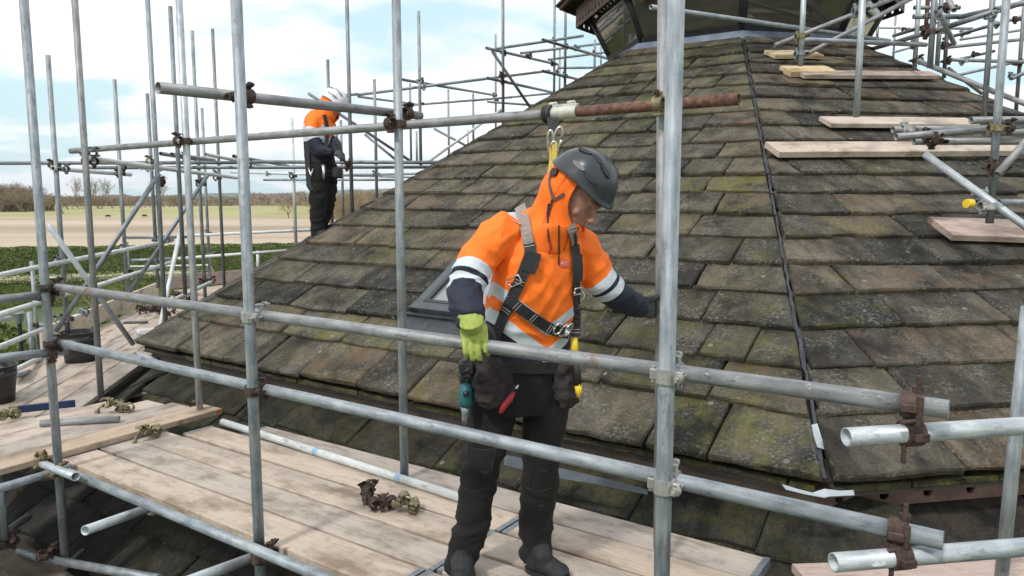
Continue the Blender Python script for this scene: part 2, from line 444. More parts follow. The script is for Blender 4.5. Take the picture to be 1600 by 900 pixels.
# bare winter trees
def bare_tree_mesh(name, seed, h, spread=.5, levels=5, mat=None, bushy=False, thick=1.0, ratio=(.62, .84)):
    r = random.Random(seed); v = []; f = []
    def seg(a, b, ra, rb):
        d = (b - a).normalized(); x = d.orthogonal().normalized(); y = d.cross(x); k = len(v)
        for p, q in ((a, ra), (b, rb)):
            for i in range(3):
                t = 2.094 * i; v.append(p + (x * math.cos(t) + y * math.sin(t)) * q)
        for i in range(3): f.append((k + i, k + (i + 1) % 3, k + 3 + (i + 1) % 3, k + 3 + i))
    def grow(p, d, ln, ra, lv):
        q = p; ns = 2 if lv > 1 else 1
        for s in range(ns):
            d = (d + Vector((r.gauss(0, .10), r.gauss(0, .10), r.gauss(0, .06)))).normalized()
            nq = q + d * ln / ns; seg(q, nq, ra * (1 - s * .2), ra * (.75 - s * .2)); q = nq
        if lv == 0: return
        for k in range(3 if lv > 1 else 4):
            a = r.uniform(0, 6.28); x = d.orthogonal().normalized(); y = d.cross(x)
            nd = (d + (x * math.cos(a) + y * math.sin(a)) * r.uniform(.35, 1.0) * (spread * 1.7) + Vector((0, 0, .10))).normalized()
            grow(p + (q - p) * r.uniform(.35, 1.0), nd, ln * r.uniform(*ratio), ra * .58, lv - 1)
    if bushy:
        for k in range(7):
            a = r.uniform(0, 6.28)
            grow(Vector((math.cos(a) * .12 * h, math.sin(a) * .12 * h, 0)), Vector((math.cos(a) * .6, math.sin(a) * .6, 1)).normalized(), h * .26, h * .010 * thick, levels - 1)
    else: grow(Vector((0, 0, 0)), Vector((0, 0, 1)), h * .22, h * .021 * thick, levels)
    mz = max(q.z for q in v); v = [q * (h / mz) for q in v]
    return mesh(name, v, f, [mat or TWIG])
TREES = [bare_tree_mesh('bare_tree_%s' % c, 11 + i, 1.0, sp, 6, None, False, 1.0) for i, (c, sp) in enumerate((('a', .55), ('b', .42), ('c', .7)))]
TREES2 = [bare_tree_mesh('bare_tree_%s' % c, 31 + i, 1.0, sp, 6, TWIG2) for i, (c, sp) in enumerate((('d', .6), ('e', .45)))]
THIN = bare_tree_mesh('poplar_tree_mesh', 51, 1.0, .30, 6, None, False, .6, (.7, .86))
SCRUB = [bare_tree_mesh('scrub_mesh_%s' % c, 71 + i, 1.0, .55, 6, m_, True, 1.3) for i, (c, m_) in enumerate((('a', TWIG), ('b', TWIG2)))]
BUSH = bare_tree_mesh('bush_mesh', 61, 1.0, .6, 5, TWIG2, bushy=True, thick=.45)
def tree(name, me, px, D, h, label, group, wd=1.0, cat='tree'):
    rt = thing(name, (0, 0, 0), label, cat, group)
    loc = Vector(((px - 800) / F_PX * D, D, GZ))
    WM[rt.name] = Matrix.Translation(loc); rt.matrix_basis = WM[rt.name]
    M = Matrix.Translation(loc) @ Matrix.Rotation(rnd.uniform(0, 6.28), 4, 'Z') @ Matrix.Diagonal((h * wd, h * wd, h, 1))
    link('crown', me, M, rt)
    return rt
for i in range(24):
    tree('bare_tree', rnd.choice(TREES + SCRUB[:1]), -24 + i * 3.5 + rnd.uniform(-2, 2), rnd.uniform(335, 385), rnd.uniform(12.0, 15.0) * (1 if i < 18 else .8),
         'bare winter tree in the dense wood at the left edge of the field', 'bare trees of the wood at the left edge', 1.3)
for i, (px, D, h, ww) in enumerate(((68, 340, 9.5, 1.3), (78, 350, 8, 1.3), (87, 390, 8.5, 1.2), (116, 420, 9, 1.2), (135, 430, 10, 1.2), (163, 440, 9, 1.3), (186, 450, 9.5, 1.2), (208, 460, 9, 1.3), (222, 470, 9, 1.3), (238, 480, 8, 1.3), (262, 500, 9.5, 1.3), (276, 520, 9, 1.3), (300, 540, 8, 1.4), (334, 560, 7, 1.4), (352, 570, 6.5, 1.4), (384, 600, 7, 1.4))):
    tree('hedgerow_tree', rnd.choice(SCRUB + TREES[:1]), px, D, h, 'round bare tree in the hedgerow beyond the far field', 'bare trees in the hedgerow beyond the field', ww)
tree('field_tree', TREES[2], 101, 300, 9.2, 'lone bare spreading tree on the edge of the ploughed field', None, 1.3)
for px, h, wh in ((122, 23, 'leftmost tall slender bare tree above the hedgerow, left of the second tall pole'), (150, 22, 'middle tall slender bare tree above the hedgerow'), (170, 22, 'third tall slender bare tree above the hedgerow'), (262, 24, 'tallest slender bare tree, alone right of the long diagonal pole')):
    tree('tall_tree', THIN, px, 560, h, wh, 'tall slender trees on the skyline', 1.3)
for i in range(14):
    tree('scrub_tree', rnd.choice(TREES2 + SCRUB[1:]), 533 + i * 8.5 + rnd.uniform(-3, 3), rnd.uniform(190, 230), rnd.uniform(7.5, 9.5),
         'pale brown bare tree in the thicket beyond the far scaffold', 'bare trees of the thicket behind the far worker', 1.4)
for i in range(9):
    tree('village_tree', rnd.choice(TREES2), 394 + i * 13 + rnd.uniform(-4, 4), rnd.uniform(620, 760), rnd.uniform(8, 15),
         'bare tree among the distant houses of the village', 'bare trees around the distant houses', 1.3)
tree('field_tree', TREES2[0], 452, 240, 7.2, 'small pale bare tree in the green field left of the far worker', None, 1.2)
tree('garden_bush', BUSH, 352, 26, 4.9, 'twiggy bare garden bush rising above the left roof edge', None, 1.05, 'bush')
tree('garden_bush', BUSH, 437, 36, 3.7, 'pale stemmed bare bush below the far worker', None, 1.2, 'bush')

# hedge and shrubs made of many small leaf faces
def leaf_box(name, a, b, w_, h, n, mat, size, kind=None, label=None, cat=None, bumpy=.25, seed=1):
    r = random.Random(seed); v = []; f = []
    a = Vector(a); b = Vector(b); d = b - a; L = d.length; d.normalize(); s = Vector((-d.y, d.x, 0))
    # core
    core = MB(); K = 30
    for i in range(n):
        t = r.uniform(0, L); u = r.uniform(-.5, .5); z = r.uniform(0, 1)
        q = r.random()
        if q < .5: z = 1
        elif q < .85: u = -.5 if r.random() < .75 else .5
        o = noise.noise(Vector((t * .6, u * 3, z * 3 + seed))) * bumpy
        p = a + d * t + s * (u * (w_ + o)) + Vector((0, 0, z * (h + o) + r.gauss(0, .03)))
        e1 = Vector((r.gauss(0, 1), r.gauss(0, 1), r.gauss(0, 1))).normalized(); e2 = e1.orthogonal().normalized()
        sz = size * r.uniform(.6, 1.4); k = len(v)
        v += [p + e1 * sz, p + e2 * sz * .6, p - e1 * sz, p - e2 * sz * .6]; f.append((k, k + 1, k + 2, k + 3))
    n2 = len(f)
    cv = []
    for i in range(K + 1):
        p = a + d * (L * i / K)
        for u, z in ((-.46, 0), (-.46, .985), (.46, .985), (.46, 0)):
            cv.append(p + s * (u * w_) + Vector((0, 0, z * h)))
    k = len(v); v += cv
    for i in range(K):
        for j in range(3):
            q = k + i * 4 + j; f.append((q, q + 4, q + 5, q + 1))
    me = mesh(name, v, f, [mat])
    return link(name, me, None, None, label, cat, None, kind)
leaf_box('clipped_hedge', (-62, 50, GZ), (-2, 66, GZ), 2.0, 2.75, 60000, HEDGE, .07, None, 'long dark green clipped hedge along the ploughed field', 'hedge', .22, 3)
for (a_, b_, h_, n_, lab_, sd_) in (((-40, 40.5), (-20.5, 48), 1.75, 16000, 'low variegated hedge with sunlit top painted pale, left of the white goal', 4), ((-19.5, 48), (-8, 53), 1.3, 9000, 'low variegated hedge with sunlit top painted pale, right of the white goal', 5)):
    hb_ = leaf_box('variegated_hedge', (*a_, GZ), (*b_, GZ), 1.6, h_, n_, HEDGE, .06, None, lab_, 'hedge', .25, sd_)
    tp_ = leaf_box('painted_lit_top', (*a_, GZ + h_ - .12), (*b_, GZ + h_ - .12), 1.7, .22, n_ // 2, SHRUB, .05, None, None, None, .2, sd_ + 20); tp_.parent = hb_  # pale leaves over dark sides paint in the lit top and shaded flanks
leaf_box('garden_hedge', (-17, 20, GZ), (-10.5, 23, GZ), 2.2, 2.6, 8000, HEDGE, .07, None, 'green garden bush outside the left scaffold rails', 'bush', .6, 6)
leaf_box('garden_hedge', (-14, 26, GZ), (-8.5, 29.5, GZ), 2.4, 2.2, 9000, HEDGE, .06, None, 'green garden shrub behind the black bucket', 'bush', .6, 8)

leaf_box('far_treeline', (-330, 560, GZ), (-60, 620, GZ), 8, 5.5, 16000, TWIG, .55, 'stuff', None, None, 4.0, 9)
leaf_box('far_treeline', (-200, 700, GZ), (330, 760, GZ), 10, 5, 16000, TWIG, .6, 'stuff', None, None, 4.0, 10)
leaf_box('wood_understory', (-300, 395, GZ), (-228, 372, GZ), 10, 7, 12000, TWIG, .35, 'stuff', None, None, 3.0, 11)
leaf_box('thicket_understory', (-58, 232, GZ), (-20, 225, GZ), 5, 4.5, 9000, TWIG2, .16, 'stuff', None, None, 2.0, 12)
# white goal with net
g0 = thing('football_goal', (-27.6, 54, GZ + .1), 'small white framed goal with net in the garden before the hedge', 'goal')
mb = MB()
gw, gh, gd = 5.6, 1.55, 1.2
for x in (0, gw):
    mb.rod((x, 0, 0), (x, 0, gh), .06); mb.rod((x, 0, gh), (x + .4, gd, 0), .045)
mb.rod((0, 0, gh), (gw, 0, gh), .06)
me = mb.me('goal_frame', [M_WHITE]); gM = WM[g0.name] @ Matrix.Rotation(R_(12), 4, 'Z')
link('goal_frame', me, gM, g0)
mb = MB()
for i in range(29): x = gw * i / 28; mb.rod((x, 0.02, gh), (x + .2, gd, 0), .012, 3, cap=False)
for j in range(8): q = j / 8; mb.rod((0.2 * q, gd * q, gh * (1 - q)), (gw + .2 * q, gd * q, gh * (1 - q)), .012, 3, cap=False)
link('net', mb.me('net', [M_WHITE]), gM, g0)

# distant houses
def house(px, D, wd, dp, hw, hr, mat, label, rz=0.0):
    o = Vector(((px - 800) / F_PX * D, D, GZ)); t = thing('house', o, label, 'house')
    M = WM[t.name] @ Matrix.Rotation(rz, 4, 'Z')
    mb = MB(); mb.box((0, 0, hw / 2), (wd, dp, hw)); link('wall', mb.me('wall', [mat]), M, t)
    v = [(-wd / 2 - .4, -dp / 2 - .4, hw), (wd / 2 + .4, -dp / 2 - .4, hw), (wd / 2 + .4, dp / 2 + .4, hw), (-wd / 2 - .4, dp / 2 + .4, hw), (-wd / 2, 0, hw + hr), (wd / 2, 0, hw + hr)]
    link('roof', mesh('roof', v, [(0, 1, 5, 4), (2, 3, 4, 5), (0, 4, 3), (1, 2, 5), (0, 3, 2, 1)], [M_ROOFT]), M, t)
    mb = MB(); mb.box((wd * .3, 0, hw + hr), (1.2, 1.2, 2.4)); link('chimney', mb.me('chimney', [M_BRICK]), M, t)
    for k in range(3):
        mb = MB(); mb.box((-wd * .32 + wd * .3 * k, -dp / 2 - .03, hw * .55), (wd * .12, .1, hw * .3)); link('window', mb.me('window', [M_GLASSD]), M, t)
house(401, 640, 15, 9, 5.5, 4, M_WHITE, 'distant white house with dark roof left of the green field tree', .1)
house(420, 655, 12, 9, 5, 3.5, M_BRICK, 'distant brick house beside the white one on the horizon', -.1)
house(444, 600, 13, 9, 5, 4, M_BRICK, 'distant low brick house behind the small field tree', .2)
house(468, 610, 14, 9, 3.6, 4.5, M_WHITE, 'distant white gabled house left of the far worker', -.15)
house(190, 640, 16, 9, 5, 3.5, M_BRICK, 'distant brick farmhouse among the hedgerow trees', .2)

# grazing cattle, tiny in the picture
def cow(px, D, lab):
    t = thing('cow', ((px - 800) / F_PX * D, D, GZ), lab, 'cow', None)
    pts = [(-.9, 0, 1.05), (-.6, 0, 1.12), (0, 0, 1.05), (.55, 0, 1.1), (.85, 0, 1.1), (1.15, 0, .85), (1.35, 0, .55)]
    vs, fs = sweep([Vector(p) for p in pts], [.22, .36, .42, .36, .24, .17, .12], 8)
    b = MB(); b.add(vs, fs, 0, True)
    for x in (-.65, .55):
        for y in (-.2, .2): b.rod((x, y, 0), (x, y, .9), .06, 6, r2=.11)
    b.rod((-.95, 0, 1.1), (-1.05, 0, .5), .03, 5)
    link('body', b.me('cow_body', [BLACK]), Matrix.Translation(WM[t.name].to_translation()) @ Matrix.Rotation(.4, 4, 'Z') @ Matrix.Scale(.72, 4), t)
cow(171, 240, 'small dark grazing cow on the ploughed field left of the long diagonal pole')
cow(228, 244, 'small dark grazing cow on the field edge right of the long diagonal pole')

# ------------------------------------------------------------------ the octagonal building
bld = thing('octagonal_building', C0.xy.to_3d() + Vector((0, 0, GZ)), 'octagonal stone slated building with two tier roof and glazed lantern', 'building')
HIPS = [0, .048, .090, .129, .170, .206, .246, .284, .322, .358, .394, .430, .468, .507, .546, .586, .623, .661, .697, .734, .772]
# roof deck under the slates: faces plus eave edge
upper = None
mb = MB()
for k in range(8):
    a, b = octa(k, .997, .215), octa(k + 1, .997, .215); ap = Vector((C0.x, C0.y, .215 + APEX * .997))
    mb.add([a, b, ap], [(0, 2, 1)])
upper = link('upper_roof', mb.me('upper_roof', [CLOTHO]), None, bld)
for k in range(8):
    a, b = octa(k, .988, .168), octa(k + 1, .988, .168); a2, b2 = octa(k, .985, .212), octa(k + 1, .985, .212)
    c, d = octa(k, .95, .165), octa(k + 1, .95, .165); c2, d2 = octa(k, .95, .212), octa(k + 1, .95, .212)
    m2 = MB(); m2.add([a, b, b2, a2, c, d, d2, c2], [(0, 1, 2, 3), (4, 7, 6, 5), (3, 2, 6, 7), (0, 4, 5, 1), (0, 3, 7, 4), (1, 5, 6, 2)])
    link('eave_board', m2.me('eave_board', [MORTAR]), None, bld)

def slab_mesh(name, bl, br, tr, tl, th, r, rough=.006):
    """irregular stone: corners in local x,y; bevelled top edge"""
    def edge(p, q, n, j):
        out = []
        for i in range(n):
            t = (i + (r.uniform(-.25, .25) if i else 0)) / n
            a = Vector(p).lerp(Vector(q), t)
            if i: a += Vector((r.uniform(-j, j) * .6, r.uniform(-j, j)))
            out.append(a)
        return out
    if r.random() < .3:     # chipped lower corner
        c = r.uniform(.02, .06); bl = (bl[0], bl[1] + c * .7) if r.random() < .5 else bl
    o = edge(bl, br, 5, rough) + edge(br, tr, 2, rough * .5) + edge(tr, tl, 1, 0) + edge(tl, bl, 2, rough * .5)
    if r.random() < .5: o[-0] = o[0] + Vector((r.uniform(0, .025), r.uniform(0, .02)))
    n = len(o); cx = sum((p.x for p in o)) / n; cy = sum((p.y for p in o)) / n
    v = []
    for p in o: v.append((p.x, p.y, r.uniform(-.003, .003)))
    for p in o: v.append((p.x + r.uniform(-.003, .003), p.y + r.uniform(-.003, .003), th * .72 + r.uniform(-.003, .002)))
    for p in o:
        d = Vector((cx - p.x, cy - p.y)); d = d.normalized() * r.uniform(.006, .013)
        v.append((p.x + d.x, p.y + d.y, th + r.uniform(-.002, .003)))
    fs = [[(i + 1) % n, i, i + n, (i + 1) % n + n][::-1] for i in range(n)]
    fs += [[(i + 1) % n + n, i + n, i + 2 * n, (i + 1) % n + 2 * n][::-1] for i in range(n)]
    fs.append(list(range(2 * n, 3 * n))); fs.append(list(range(n))[::-1])
    return v, fs
def tone(r, face, ci):
    a = r.random()
    g = r.choice((.08, .3, .42, .48, .5, .55, .62, .8)) + r.uniform(-.07, .07)
    moss = max(0, r.gauss(.26 if face == 0 else .05, .24))
    if face == 0 and ci > 12: moss += .25
    if face == 0 and ci < 3: moss += .15
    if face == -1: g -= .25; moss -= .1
    rust = .6 if r.random() < .16 else r.uniform(0, .12)
    return (min(1, max(0, moss)), min(1, max(.02, g)), min(1, rust), 1)
# measured joints of the lowest front courses, as positions across the picture on the line of their lower edges
JOINTS = {0: None}
FM = face_frame(0)
def front_u(px, py):
    p = PPlane(px, py, FM[0] + FM[3] * .05, FM[3]); return (p - FM[0]).dot(FM[1])
JF = {0: [front_u(*q) for q in ((1101, 724), (1003, 700), (860, 668), (720, 640), (640, 615), (560, 600), (470, 585), (400, 572), (345, 567), (272, 553))],
      1: [front_u(*q) for q in ((1190, 655), (1094, 648), (925, 618), (800, 590), (700, 566), (595, 560), (520, 548), (440, 520), (335, 500))],
      2: [front_u(*q) for q in ((1158, 580), (1085, 566), (935, 556), (830, 530), (720, 500), (622, 510), (510, 520), (440, 490), (380, 465))],
      3: [front_u(*q) for q in ((1086, 516), (1010, 510), (936, 500), (860, 480), (760, 470), (690, 475), (540, 462), (452, 450))],
      4: [front_u(*q) for q in ((1075, 462), (1075, 462), (905, 435), (800, 420), (640, 440), (522, 435))],
      5: [front_u(*q) for q in ((1135, 425), (1000, 418), (890, 400), (770, 400), (660, 405), (590, 403), (540, 396))]}
SL = {0: [], 1: []}
def slates(k, courses, fid, indiv=True, widths=(.34, .74), parent=None, seed=5, clip=None, name='slate', stuff_mb=None):
    m, u, v, n, sl_, W = face_frame(k); r = random.Random(seed)
    for ci in range(len(courses) - 1):
        v0 = courses[ci] * sl_; v1 = courses[ci + 1] * sl_
        exp = v1 - v0
        hw0 = W / 2 * (1 - courses[ci]) ; hw1 = W / 2 * (1 - courses[ci + 1])
        js = None
        if fid == 0 and ci in JF: js = sorted(set(round(q, 3) for q in JF[ci] if -hw1 + .12 < q < hw1 - .12))
        if js is None:
            js = []; x = -hw1 + r.uniform(.15, .6)
            sc = 1 - .30 * ci / 20
            while x < hw1 - .22: js.append(x); x += r.uniform(*widths) * sc
        ed = [None] + js + [None]
        for j in range(len(ed) - 1):
            l, rr = ed[j], ed[j + 1]
            gap = r.uniform(.004, .014)
            sk = r.uniform(-.012, .012)
            top = exp + .07
            hwt = W / 2 * (1 - (v0 + top) / sl_)
            if l is None: bl, tl = -hw0 + .012, -hwt + .012
            else: bl, tl = l + gap / 2, l + gap / 2 + sk
            if rr is None: br, tr = hw0 - .012, hwt - .012
            else: br, tr = rr - gap / 2, rr - gap / 2 + sk
            if br - bl < .05: continue
            if tr <= tl: tr = tl + .01
            cx = (bl + br) / 2
            if clip and clip(cx, v0, exp): continue
            drop = r.choice((0, 0, r.uniform(-.022, .014))) + r.uniform(-.004, .004)
            th = r.uniform(.028, .044)
            vs, fs = slab_mesh(name, (bl - cx, drop), (br - cx, drop), (tr - cx, top), (tl - cx, top), th, r)
            tilt = (th + .006) / top
            vs = [(a, b, c + .040 * (1 - b / top) + .004 + r.uniform(0, .002)) for a, b, c in vs]
            M = frame_mat(m + u * cx + v * v0 + n * .0, u, v, n)
            if indiv:
                o = link(name, mesh(name, vs, fs, [SLATE]), M, parent); o.color = tone(r, fid, ci)
            else: stuff_mb.add([M @ Vector(q) for q in vs], fs)
# roof window gap on the front face
SKY_BL = PPlane(645, 494, FM[0] + FM[3] * .06, FM[3])
su = (SKY_BL - FM[0]).dot(FM[1]); sv = (SKY_BL - FM[0]).dot(FM[2])
SKW, SKH = .86, .74
def clip_front(cx, v0, exp): return su + .02 < cx < su + SKW - .02 and sv + .02 < v0 + exp * .5 < sv + SKH - .1
slates(0, HIPS, 0, True, parent=upper, seed=12, clip=clip_front)
def right_clip(cx, v0, exp): return False
slates(-1, HIPS, 1, True, (.42, .80), parent=upper, seed=23, clip=lambda cx, v0, e: cx > 1.3 and v0 < 2.2)
smb = MB()
slates(-1, HIPS, 1, False, (.42, .80), seed=23, clip=lambda cx, v0, e: not (cx > 1.3 and v0 < 2.2), stuff_mb=smb)
slates(1, HIPS, 1, False, (.40, .80), seed=31, stuff_mb=smb)
slates(-2, HIPS, 1, False, (.45, .85), seed=41, stuff_mb=smb)
slates(2, HIPS, 1, False, (.45, .85), seed=43, stuff_mb=smb)
for kk in (3, 4, 5): slates(kk, HIPS, 1, False, (.6, 1.1), seed=44 + kk, stuff_mb=smb)
o = link('slate', smb.me('slate_field', [SLATE]), None, upper, kind='stuff'); o.color = (.15, .45, .1, 1)

# lead soakers along the hips
def hip_lead(k, seed):
    r = random.Random(seed); E = octa(k); A = C0 + Vector((0, 0, APEX)); d = (A - E)
    side = d.cross(Vector((0, 0, 1))).normalized(); up = side.cross(d).normalized()
    for i in range(len(HIPS) - 1):
        a = E + d * (HIPS[i] + .004); b = E + d * (HIPS[i + 1] + .006)
        w0 = r.uniform(.012, .022); z = r.uniform(.030, .045)
        mb = MB(); ln = (b - a).length; K = 5; top = []
        for q in range(K + 1):
            t = q / K; c = a.lerp(b, t) + side * r.uniform(-.006, .006) + up * (z + r.uniform(-.006, .006))
            ww = w0 * r.uniform(.8, 1.5)
            top += [c - side * ww - up * .03, c - side * ww * .5, c + side * ww * .5, c + side * ww - up * .03]
        fs = []
        for q in range(K):
            for s_ in range(3): fs.append((q * 4 + s_, q * 4 + s_ + 1, (q + 1) * 4 + s_ + 1, (q + 1) * 4 + s_))
        mb.add(top, fs); mb.add([top[0], top[1], top[2], top[3]], [(0, 3, 2, 1)])
        link('hip_flashing', mb.me('hip_flashing', [LEAD if r.random() < .18 else LEAD_D]), None, upper)
hip_lead(0, 3); hip_lead(1, 4); hip_lead(-1, 5)
# battens and ragged laths standing proud along the left hip
r = random.Random(9); E = octa(1); A = C0 + Vector((0, 0, APEX)); d = A - E; up = Vector((-.25, 0, 1)).normalized()
for i in range(9):
    a = E + d * (.10 + i * .062); b = E + d * (.10 + i * .062 + r.uniform(.05, .075))
    mb = MB(); q = d.normalized(); x = q.cross(up).normalized(); y = x.cross(q)
    L_ = (b - a).length
    mb.box((0, 0, 0), (L_, .05, .022), frame_mat((a + b) / 2 + y * (.045 + r.uniform(0, .02)), (q + y * r.uniform(-.02, .02)).normalized(), x, y))
    if i < 5: link('hip_batten', mb.me('hip_batten', [MORTAR]), None, upper)

# pale lead kick at the front corner and strips under the eave
def strip(name, pts, mat, parent, th=.004):
    mb = MB(); n = len(pts)
    vs = []
    for a, b in pts: vs += [Vector(a), Vector(b)]
    fs = [(2 * i, 2 * i + 1, 2 * i + 3, 2 * i + 2) for i in range(n - 1)]
    mb.add(vs, fs); o = link(name, mb.me(name, [mat]), None, parent)
    md = o.modifiers.new('s', 'SOLIDIFY'); md.thickness = th; md.offset = 0
    return o
LEAD_L = m_simple('pale_new_lead', (.42, .45, .49), .45, .3, .15, 10, .3, .006)
strip('corner_flashing', [(P(1222, 757, 3.38), P(1228, 765, 3.36)), (P(1245, 764, 3.38), P(1256, 772, 3.36)), (P(1270, 770, 3.37), P(1288, 778, 3.34)), (P(1288, 764, 3.37), P(1295, 776, 3.34)), (P(1312, 767, 3.38), P(1314, 775, 3.36)), (P(1333, 766, 3.40), P(1335, 774, 3.38))], LEAD_L, bld)
strip('corner_flashing', [(P(1268, 664, 3.78), P(1277, 662, 3.78)), (P(1271, 680, 3.72), P(1283, 682, 3.72)), (P(1277, 699, 3.66), P(1291, 703, 3.66))], LEAD_L, bld)
strip('eave_flashing', [(P(788, 710, 4.2), P(788, 726, 4.2)), (P(860, 728, 4.05), P(860, 745, 4.05)), (P(930, 744, 3.93), P(930, 756, 3.93)), (P(1012, 765, 3.82), P(1012, 773, 3.82))], m_simple('dull_blue_lead', (.12, .145, .17), .5, .3, .25, 10, .3, .006), bld)
strip('eave_flashing', [(PH(212, 548, .13), PH(222, 566, .1)), (PH(232, 556, .13), PH(240, 570, .1)), (PH(247, 561, .13), PH(252, 566, .1))], LEAD_L, bld)

# roof window
sw = link('roof_window', None, frame_mat(SKY_BL + FM[3] * .03, FM[1], FM[2], FM[3]), bld)
Ms = WM[sw.name]
def bxs(name, c, sz, mat, bev=.004):
    mb = MB(); mb.box(c, sz, None, 0, bev); return link(name, mb.me(name, [mat]), Ms, sw)
GREYF = m_simple('grey_window_cladding', (.075, .083, .095), .35, .2, .25, 8, .1)
bxs('frame_side', (.04, SKH / 2, .02), (.08, SKH, .07), GREYF); bxs('frame_side', (SKW - .04, SKH / 2, .02), (.08, SKH, .07), GREYF)
bxs('frame_bottom', (SKW / 2, .04, .024), (SKW, .08, .07), GREYF); bxs('frame_top', (SKW / 2, SKH - .04, .024), (SKW, .08, .07), GREYF)
bxs('sash', (SKW / 2, .10, .035), (SKW - .18, .035, .05), DARKF); bxs('sash', (.10, SKH / 2, .035), (.035, SKH - .18, .05), DARKF); bxs('sash', (SKW - .10, SKH / 2, .035), (.035, SKH - .18, .05), DARKF)
mg, tg, bgl = newmat('window_glass'); bgl.inputs['Base Color'].default_value = (.20, .21, .22, 1); bgl.inputs['Roughness'].default_value = .06; bgl.inputs['Specular IOR Level'].default_value = .9; bgl.inputs['Coat Weight'].default_value = 1
bxs('pane', (SKW / 2, SKH / 2, .03), (SKW - .2, SKH - .2, .01), mg, .001)
bxs('apron_flashing', (SKW / 2 + .02, -.085, -.012), (SKW + .16, .19, .012), LEAD_D)
bxs('apron_fold', (SKW / 2 + .02, -.02, .005), (SKW + .10, .03, .03), DARKF)

# lower roof tier, running out below the platforms
def lower_pt(k, ap, half=None):
    r_ = ap / APO
    return octa(k, r_, -.02 - (ap - 6.9) * .56)
mb = MB()
for k in range(8):
    a, b, c, d_ = lower_pt(k, 6.6), lower_pt(k + 1, 6.6), lower_pt(k + 1, 11.2), lower_pt(k, 11.2)
    dz = Vector((0, 0, -.05)); mb.add([a + dz, b + dz, c + dz, d_ + dz], [(0, 1, 2, 3)])
    mb.add([c + dz, d_ + dz, Vector((d_.x, d_.y, GZ)), Vector((c.x, c.y, GZ))], [(0, 1, 2, 3)])
lower = link('lower_roof', mb.me('lower_roof', [CLOTHO]), None, bld)
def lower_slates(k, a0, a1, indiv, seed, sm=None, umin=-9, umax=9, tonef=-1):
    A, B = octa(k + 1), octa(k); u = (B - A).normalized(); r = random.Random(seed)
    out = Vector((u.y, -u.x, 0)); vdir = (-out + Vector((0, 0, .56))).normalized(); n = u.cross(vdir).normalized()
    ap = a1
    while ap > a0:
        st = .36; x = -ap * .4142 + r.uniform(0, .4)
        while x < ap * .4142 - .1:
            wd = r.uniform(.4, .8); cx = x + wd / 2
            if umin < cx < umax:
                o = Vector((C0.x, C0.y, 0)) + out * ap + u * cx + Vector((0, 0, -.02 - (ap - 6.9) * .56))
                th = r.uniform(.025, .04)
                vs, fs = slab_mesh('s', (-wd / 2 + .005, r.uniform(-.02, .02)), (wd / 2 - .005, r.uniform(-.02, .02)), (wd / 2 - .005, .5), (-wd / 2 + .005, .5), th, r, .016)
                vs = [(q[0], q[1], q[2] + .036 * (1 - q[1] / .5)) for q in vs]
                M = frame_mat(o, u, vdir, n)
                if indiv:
                    ob = link('slate', mesh('slate', vs, fs, [SLATE]), M, lower); c = tone(r, tonef, 0); ob.color = (c[0] * .5 + (.30 * max(0, 1 - abs(ap - 7.2)) if k == 0 else .03), c[1] * .16, c[2] * .4, .15)  # tone and lichen cut down to paint in the shade below eave and deck
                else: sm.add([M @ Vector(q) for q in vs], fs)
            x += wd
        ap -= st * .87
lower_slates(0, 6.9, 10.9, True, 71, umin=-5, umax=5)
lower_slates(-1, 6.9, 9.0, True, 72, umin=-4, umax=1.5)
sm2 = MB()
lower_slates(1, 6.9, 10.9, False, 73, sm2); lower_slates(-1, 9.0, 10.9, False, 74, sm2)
o = link('slate', sm2.me('lower_slate_field', [SLATE]), None, lower, kind='stuff'); o.color = (.05, .1, .1, .15)  # same painted-in shade as the single lower slates

# perforated steel beams
def perf_beam(name, a, b, h, mat, parent, cell, hole, th=.02, rows=1):
    a = Vector(a); b = Vector(b); L = (b - a).length; x = (b - a).normalized(); z = Vector((0, 0, 1)); n_ = max(1, round(L / cell)); c = L / n_
    mb = MB()
    for i in range(n_):
        for rw in range(rows):
            hh = h / rows; cx = (i + .5) * c; cz = (rw + .5) * hh
            rr = hole * (1 if (rw % 2 == 0 or rows == 1) else .55)
            oq = [(-c / 2, -hh / 2), (0, -hh / 2), (c / 2, -hh / 2), (c / 2, 0), (c / 2, hh / 2), (0, hh / 2), (-c / 2, hh / 2), (-c / 2, 0)]
            ia = [(math.cos(t) * rr, math.sin(t) * rr) for t in [math.radians(225 + 45 * q) for q in range(8)]]
            vs = [a + x * (cx + p[0]) + z * (cz + p[1]) for p in oq] + [a + x * (cx + p[0]) + z * (cz + p[1]) for p in ia]
            mb.add(vs, [(q, (q + 1) % 8, 8 + (q + 1) % 8, 8 + q) for q in range(8)])
    o = link(name, mb.me(name, [mat]), None, parent)
    md = o.modifiers.new('s', 'SOLIDIFY'); md.thickness = th; md.offset = 0
    return o
for k in range(8):
    a, b = octa(k + 1, .994, .236), octa(k, .994, .236); x = (b - a).normalized(); nn = Vector((x.y, -x.x, 0)); L_ = (b - a).length; r = random.Random(90 + k)
    xx = -L_ / 2 + .03
    while xx < L_ / 2 - .1:
        wd = min(r.uniform(.35, .7), L_ / 2 - .03 - xx); m2 = MB(); m2.box((xx + wd / 2, -.10 + r.uniform(-.008, .006), 0), (wd - .01, .26, .036), frame_mat((a + b) / 2, x, nn, Vector((0, 0, 1))), 0, .006)
        if k in (-1 % 8, 0, 1): o = link('under_slate', m2.me('under_slate', [SLATE]), None, upper); o.color = (.75, .12, .1, .2)
        xx += wd
